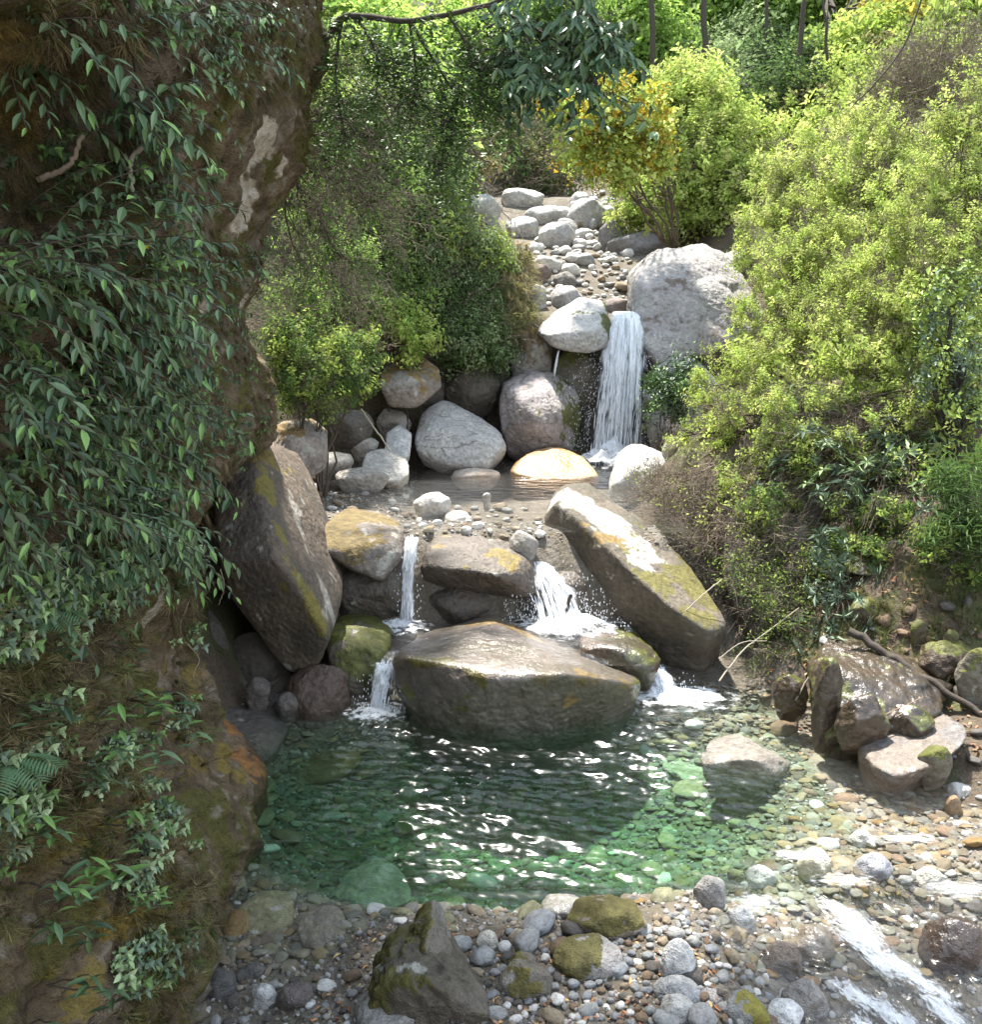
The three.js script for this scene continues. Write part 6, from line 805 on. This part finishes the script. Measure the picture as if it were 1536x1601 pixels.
// the tree that leans out over the stream from the cliff top
{
  const base = V(-3.0, 5.4, -7.6), o = thing('tree', base, 'dark overhanging tree reaching out from the cliff top', 'tree'), r = rngOf(801), P = (l) => l.map(([x, y, d]) => atD(x, y, d).sub(base));
  const limb = (name, l, r0, r1) => { const t = new Tubes(), c = new THREE.CatmullRomCurve3(l); t.add(c.getPoints(26).map((p, i) => p.addScaledVector(randDir(r), i ? 0.005 : 0)), r0, r1, 6); addMesh(name, t.geo(), M.bark, o); return c; };
  limb('trunk', [V(0, -0.3, 0), V(0.3, 0.9, 0.05), V(0.1, 2.2, 0.2), V(0.4, 4.2, 0.3)], 0.16, 0.05);
  const main = limb('limb', [V(0.1, -0.15, 0.02), ...P([[505, 60, 7.7], [535, 28, 7.6], [640, 32, 7.4], [760, 8, 7.2], [880, -40, 7.0]])], 0.035, 0.01);
  const subs = [[[640, 32, 7.4], [680, 95, 7.4], [718, 145, 7.4], [775, 112, 7.3], [830, 60, 7.2]], [[718, 145, 7.4], [703, 190, 7.4], [690, 260, 7.5]], [[560, 28, 7.6], [590, 90, 7.6], [585, 170, 7.7]], [[640, 32, 7.4], [650, 110, 7.5], [640, 200, 7.6]], [[760, 8, 7.2], [830, 40, 7.1], [900, 90, 7.0], [945, 150, 7.0]], [[760, 8, 7.2], [800, 70, 7.1], [830, 150, 7.1]], [[700, 20, 7.3], [740, 90, 7.2], [760, 170, 7.3]], [[535, 28, 7.6], [525, 120, 7.7], [540, 220, 7.8]], [[860, -20, 7], [920, 20, 6.9], [955, 60, 6.9]]];
  const curves = subs.map((l) => limb('branch', P(l), 0.012, 0.003)); curves.push(main);
  const tw = new Tubes(), dark = [], sink = leafSink(o, 300), m = new THREE.Matrix4(), q = new THREE.Quaternion(), LMblue = [glossy([0.07, 0.13, 0.06], 0.3), glossy([0.05, 0.10, 0.05], 0.3), glossy([0.10, 0.17, 0.06], 0.35)];
  curves.forEach((c, ci) => { for (let i = 0; i < 38; i++) {
    const t = 0.25 + 0.75 * r(), a = c.getPoint(t), e = a.clone().add(V((r() - 0.4) * 0.6, 0.1 - 0.4 * r(), (r() - 0.5) * 0.5)), pts = wander(a, e, 5, 0.07, r); tw.add(pts, 0.004, 0.0015, 3);
    const w = a.clone().add(base), u = (w.x / -w.z) * FPX * 0.985 + 768, showy = u > 790;
    for (let k = 1; k <= 5; k++) { if (!showy && k % 2) continue; const p = pts[k].clone(); if (showy) { for (let z = 0; z < 2; z++) { const dir = V((r() - 0.5) * 1.8, -0.7 + 0.4 * r(), (r() - 0.5) * 1.6).normalize(); sink.add(LEAF[k % 3], LMblue[Math.floor(r() * 3)], p, orient(dir, V(0.2, 0.4, 0.9).addScaledVector(randDir(r), 0.5)), 0.075 + 0.05 * r()); } }
      else { q.setFromUnitVectors(YUP, V((r() - 0.5), -0.8, (r() - 0.5)).normalize()); const s = 0.08 + 0.08 * r(), g = G.mid[Math.floor(r() * 3)]; m.compose(p, q, V(s, s, s)); dark.push([m.clone(), RGB(...g)]); } } } });
  curves.forEach((c) => { for (let i = 0; i < 26; i++) { const a = c.getPoint(0.15 + 0.85 * r()), e = a.clone().add(V((r() - 0.35) * 0.8, 0.15 - 0.6 * r(), (r() - 0.5) * 0.5)), p = wander(a, e, 6, 0.06, r); tw.add(p, 0.0035, 0.001, 3); for (let k = 1; k < 5; k++) tw.add(wander(p[k], p[k].clone().add(randDir(r).multiplyScalar(0.14)), 3, 0.06, r), 0.0018, 0.0006, 3); } });
  addMesh('twigs', tw.geo(), M.bark, o); sink.end(); instanced('foliage', SPRAY.broad[0], M.leafSheen, dark, o);
  const bough = limb('limb', [V(0.4, 3.2, 0.3), V(1.6, 3.1, 0.7), V(3.0, 2.6, 1.0), V(4.6, 2.2, 0.9)], 0.06, 0.02), shade = [];
  for (let i = 0; i < 1500; i++) { const c = bough.getPoint(0.2 + 0.8 * r()).addScaledVector(randDir(r), 1.15 * Math.sqrt(r())); if (fbm(c.x * 1.3, c.y * 1.3, c.z * 1.3, 3) < 0.0) continue; q.setFromUnitVectors(YUP, randDir(r)); const s = 0.2 + 0.2 * r(), g = G.mid[i % 3]; m.compose(c, q, V(s, s, s)); shade.push([m.clone(), RGB(...g)]); }
  instanced('foliage', SPRAY.broad[0], M.leaf, shade, o);
  const crown = []; for (let i = 0; i < 2300; i++) { const k = [[0.2, 3.4, 0.6, 1.9], [1.3, 2.6, 1.6, 1.3], [-1.4, 3.2, 1.8, 1.7], [0.0, 3.0, 2.9, 1.7], [-0.2, 4.6, 1.4, 1.6]][i % 5], u = randDir(r), rad = Math.pow(r(), 0.5) * k[3], p = V(k[0] + u.x * rad, k[1] + u.y * rad * 0.7, k[2] + u.z * rad); if (fbm((p.x + 3) * 1.1, p.y * 1.1, p.z * 1.1, 3) < -0.04) continue; q.setFromUnitVectors(YUP, randDir(r)); const s = 0.22 + 0.2 * r(), g = G.mid[i % 3]; m.compose(p, q, V(s, s, s)); crown.push([m.clone(), RGB(...g)]); }
  instanced('crown', SPRAY.broad[1], M.leaf, crown, o);
}
// sticks, a fallen branch, litter
for (const [pts, w, lab, mt] of [[[[1330, 985, 7.1], [1400, 1030, 6.85], [1470, 1075, 6.6], [1545, 1125, 6.35]], 0.035, 'dark fallen branch lying across the wet ledge rock', M.bark], [[[892, 930, 7.9], [886, 960, 7.86], [880, 992, 7.82]], 0.016, 'dark driftwood stick standing in the splashing cascade', M.bark], [[[1062, 965, 7.5], [1100, 930, 7.6], [1130, 905, 7.8]], 0.006, 'pale dead twig crossing the end of the huge slanting boulder', M.paleTwig], [[[1125, 1065, 7.2], [1165, 1015, 7.4], [1205, 985, 7.5], [1250, 950, 7.6]], 0.007, 'long bent dead twig dipping toward the dark water', M.paleTwig], [[[1125, 1030, 7.3], [1160, 1005, 7.35], [1200, 1002, 7.4]], 0.005, 'thin pale twig beside the long bent dead twig', M.paleTwig], [[[1245, 1095, 6.7], [1275, 1045, 6.8], [1320, 1015, 6.9]], 0.006, 'curved dead twig leaning on the wet ledge rock', M.paleTwig], [[[1335, 1145, 6.1], [1390, 1115, 6.2], [1445, 1090, 6.3]], 0.006, 'thin fallen twig lying across the wet ledge rock', M.dryTwig], [[[1448, -20, 9], [1415, 70, 9], [1370, 130, 9], [1335, 165, 9.2]], 0.009, 'long dark creeper stem arching over the sunny slope', M.bark], [[[565, 640, 10.8], [600, 690, 10.6], [610, 705, 10.5]], 0.012, 'dead stick leaning by the pale upright boulder', M.paleTwig]]) {
  const r = rngOf(Math.round(pts[0][1] * 7 + pts[0][0])), P = pts.map((p) => atD(...p)), o = thing(w > 0.03 ? 'fallen_branch' : 'dead_twig', P[0].clone(), lab, w > 0.03 ? 'branch' : 'twig'), t = new Tubes(); t.add(new THREE.CatmullRomCurve3(P.map((p) => p.clone().sub(o.position))).getPoints(20).map((p) => p.addScaledVector(randDir(r), w * 0.4)), w, w * 0.6, 6); addMesh('stem', t.geo(), mt, o);
}
{
  const r = rngOf(91), list = [], m = new THREE.Matrix4(), C2 = [[0.30, 0.13, 0.06], [0.36, 0.19, 0.08], [0.22, 0.10, 0.05], [0.42, 0.28, 0.12], [0.28, 0.17, 0.09]];
  const put = (h, s) => { const n = V((r() - 0.5) * 0.9, 1, (r() - 0.5) * 0.9).normalize(), d = V(Math.cos(r() * 6.3), 0, Math.sin(r() * 6.3)); d.addScaledVector(n, -d.dot(n)).normalize(); m.compose(h.add(V(0, 0.012, 0)), orient(d, n), V(s, s, s)); const c = C2[Math.floor(r() * 5)], k = 0.7 + 0.6 * r(); list.push([m.clone(), RGB(c[0] * k, c[1] * k, c[2] * k)]); };
  for (let i = 0; i < 700; i++) { const h = groundHit(lerp(270, 1190, r()), lerp(1450, 1610, r())); if (h && h.y > 0.0) put(h, 0.018 + 0.026 * r()); }
  for (let i = 0; i < 700; i++) { const h = groundHit(lerp(1180, 1536, r()), lerp(900, 1190, r()), 5); if (h) put(h, 0.03 + 0.03 * r()); }
  tag(instanced('leaf_litter', LEAF[2], new THREE.MeshStandardMaterial({ vertexColors: true, roughness: 0.8, side: THREE.DoubleSide }), list), 'russet fallen leaves scattered between the stones', 'leaf litter', null, 'stuff');
}
console.log('left done');
renderer.render(scene, camera);
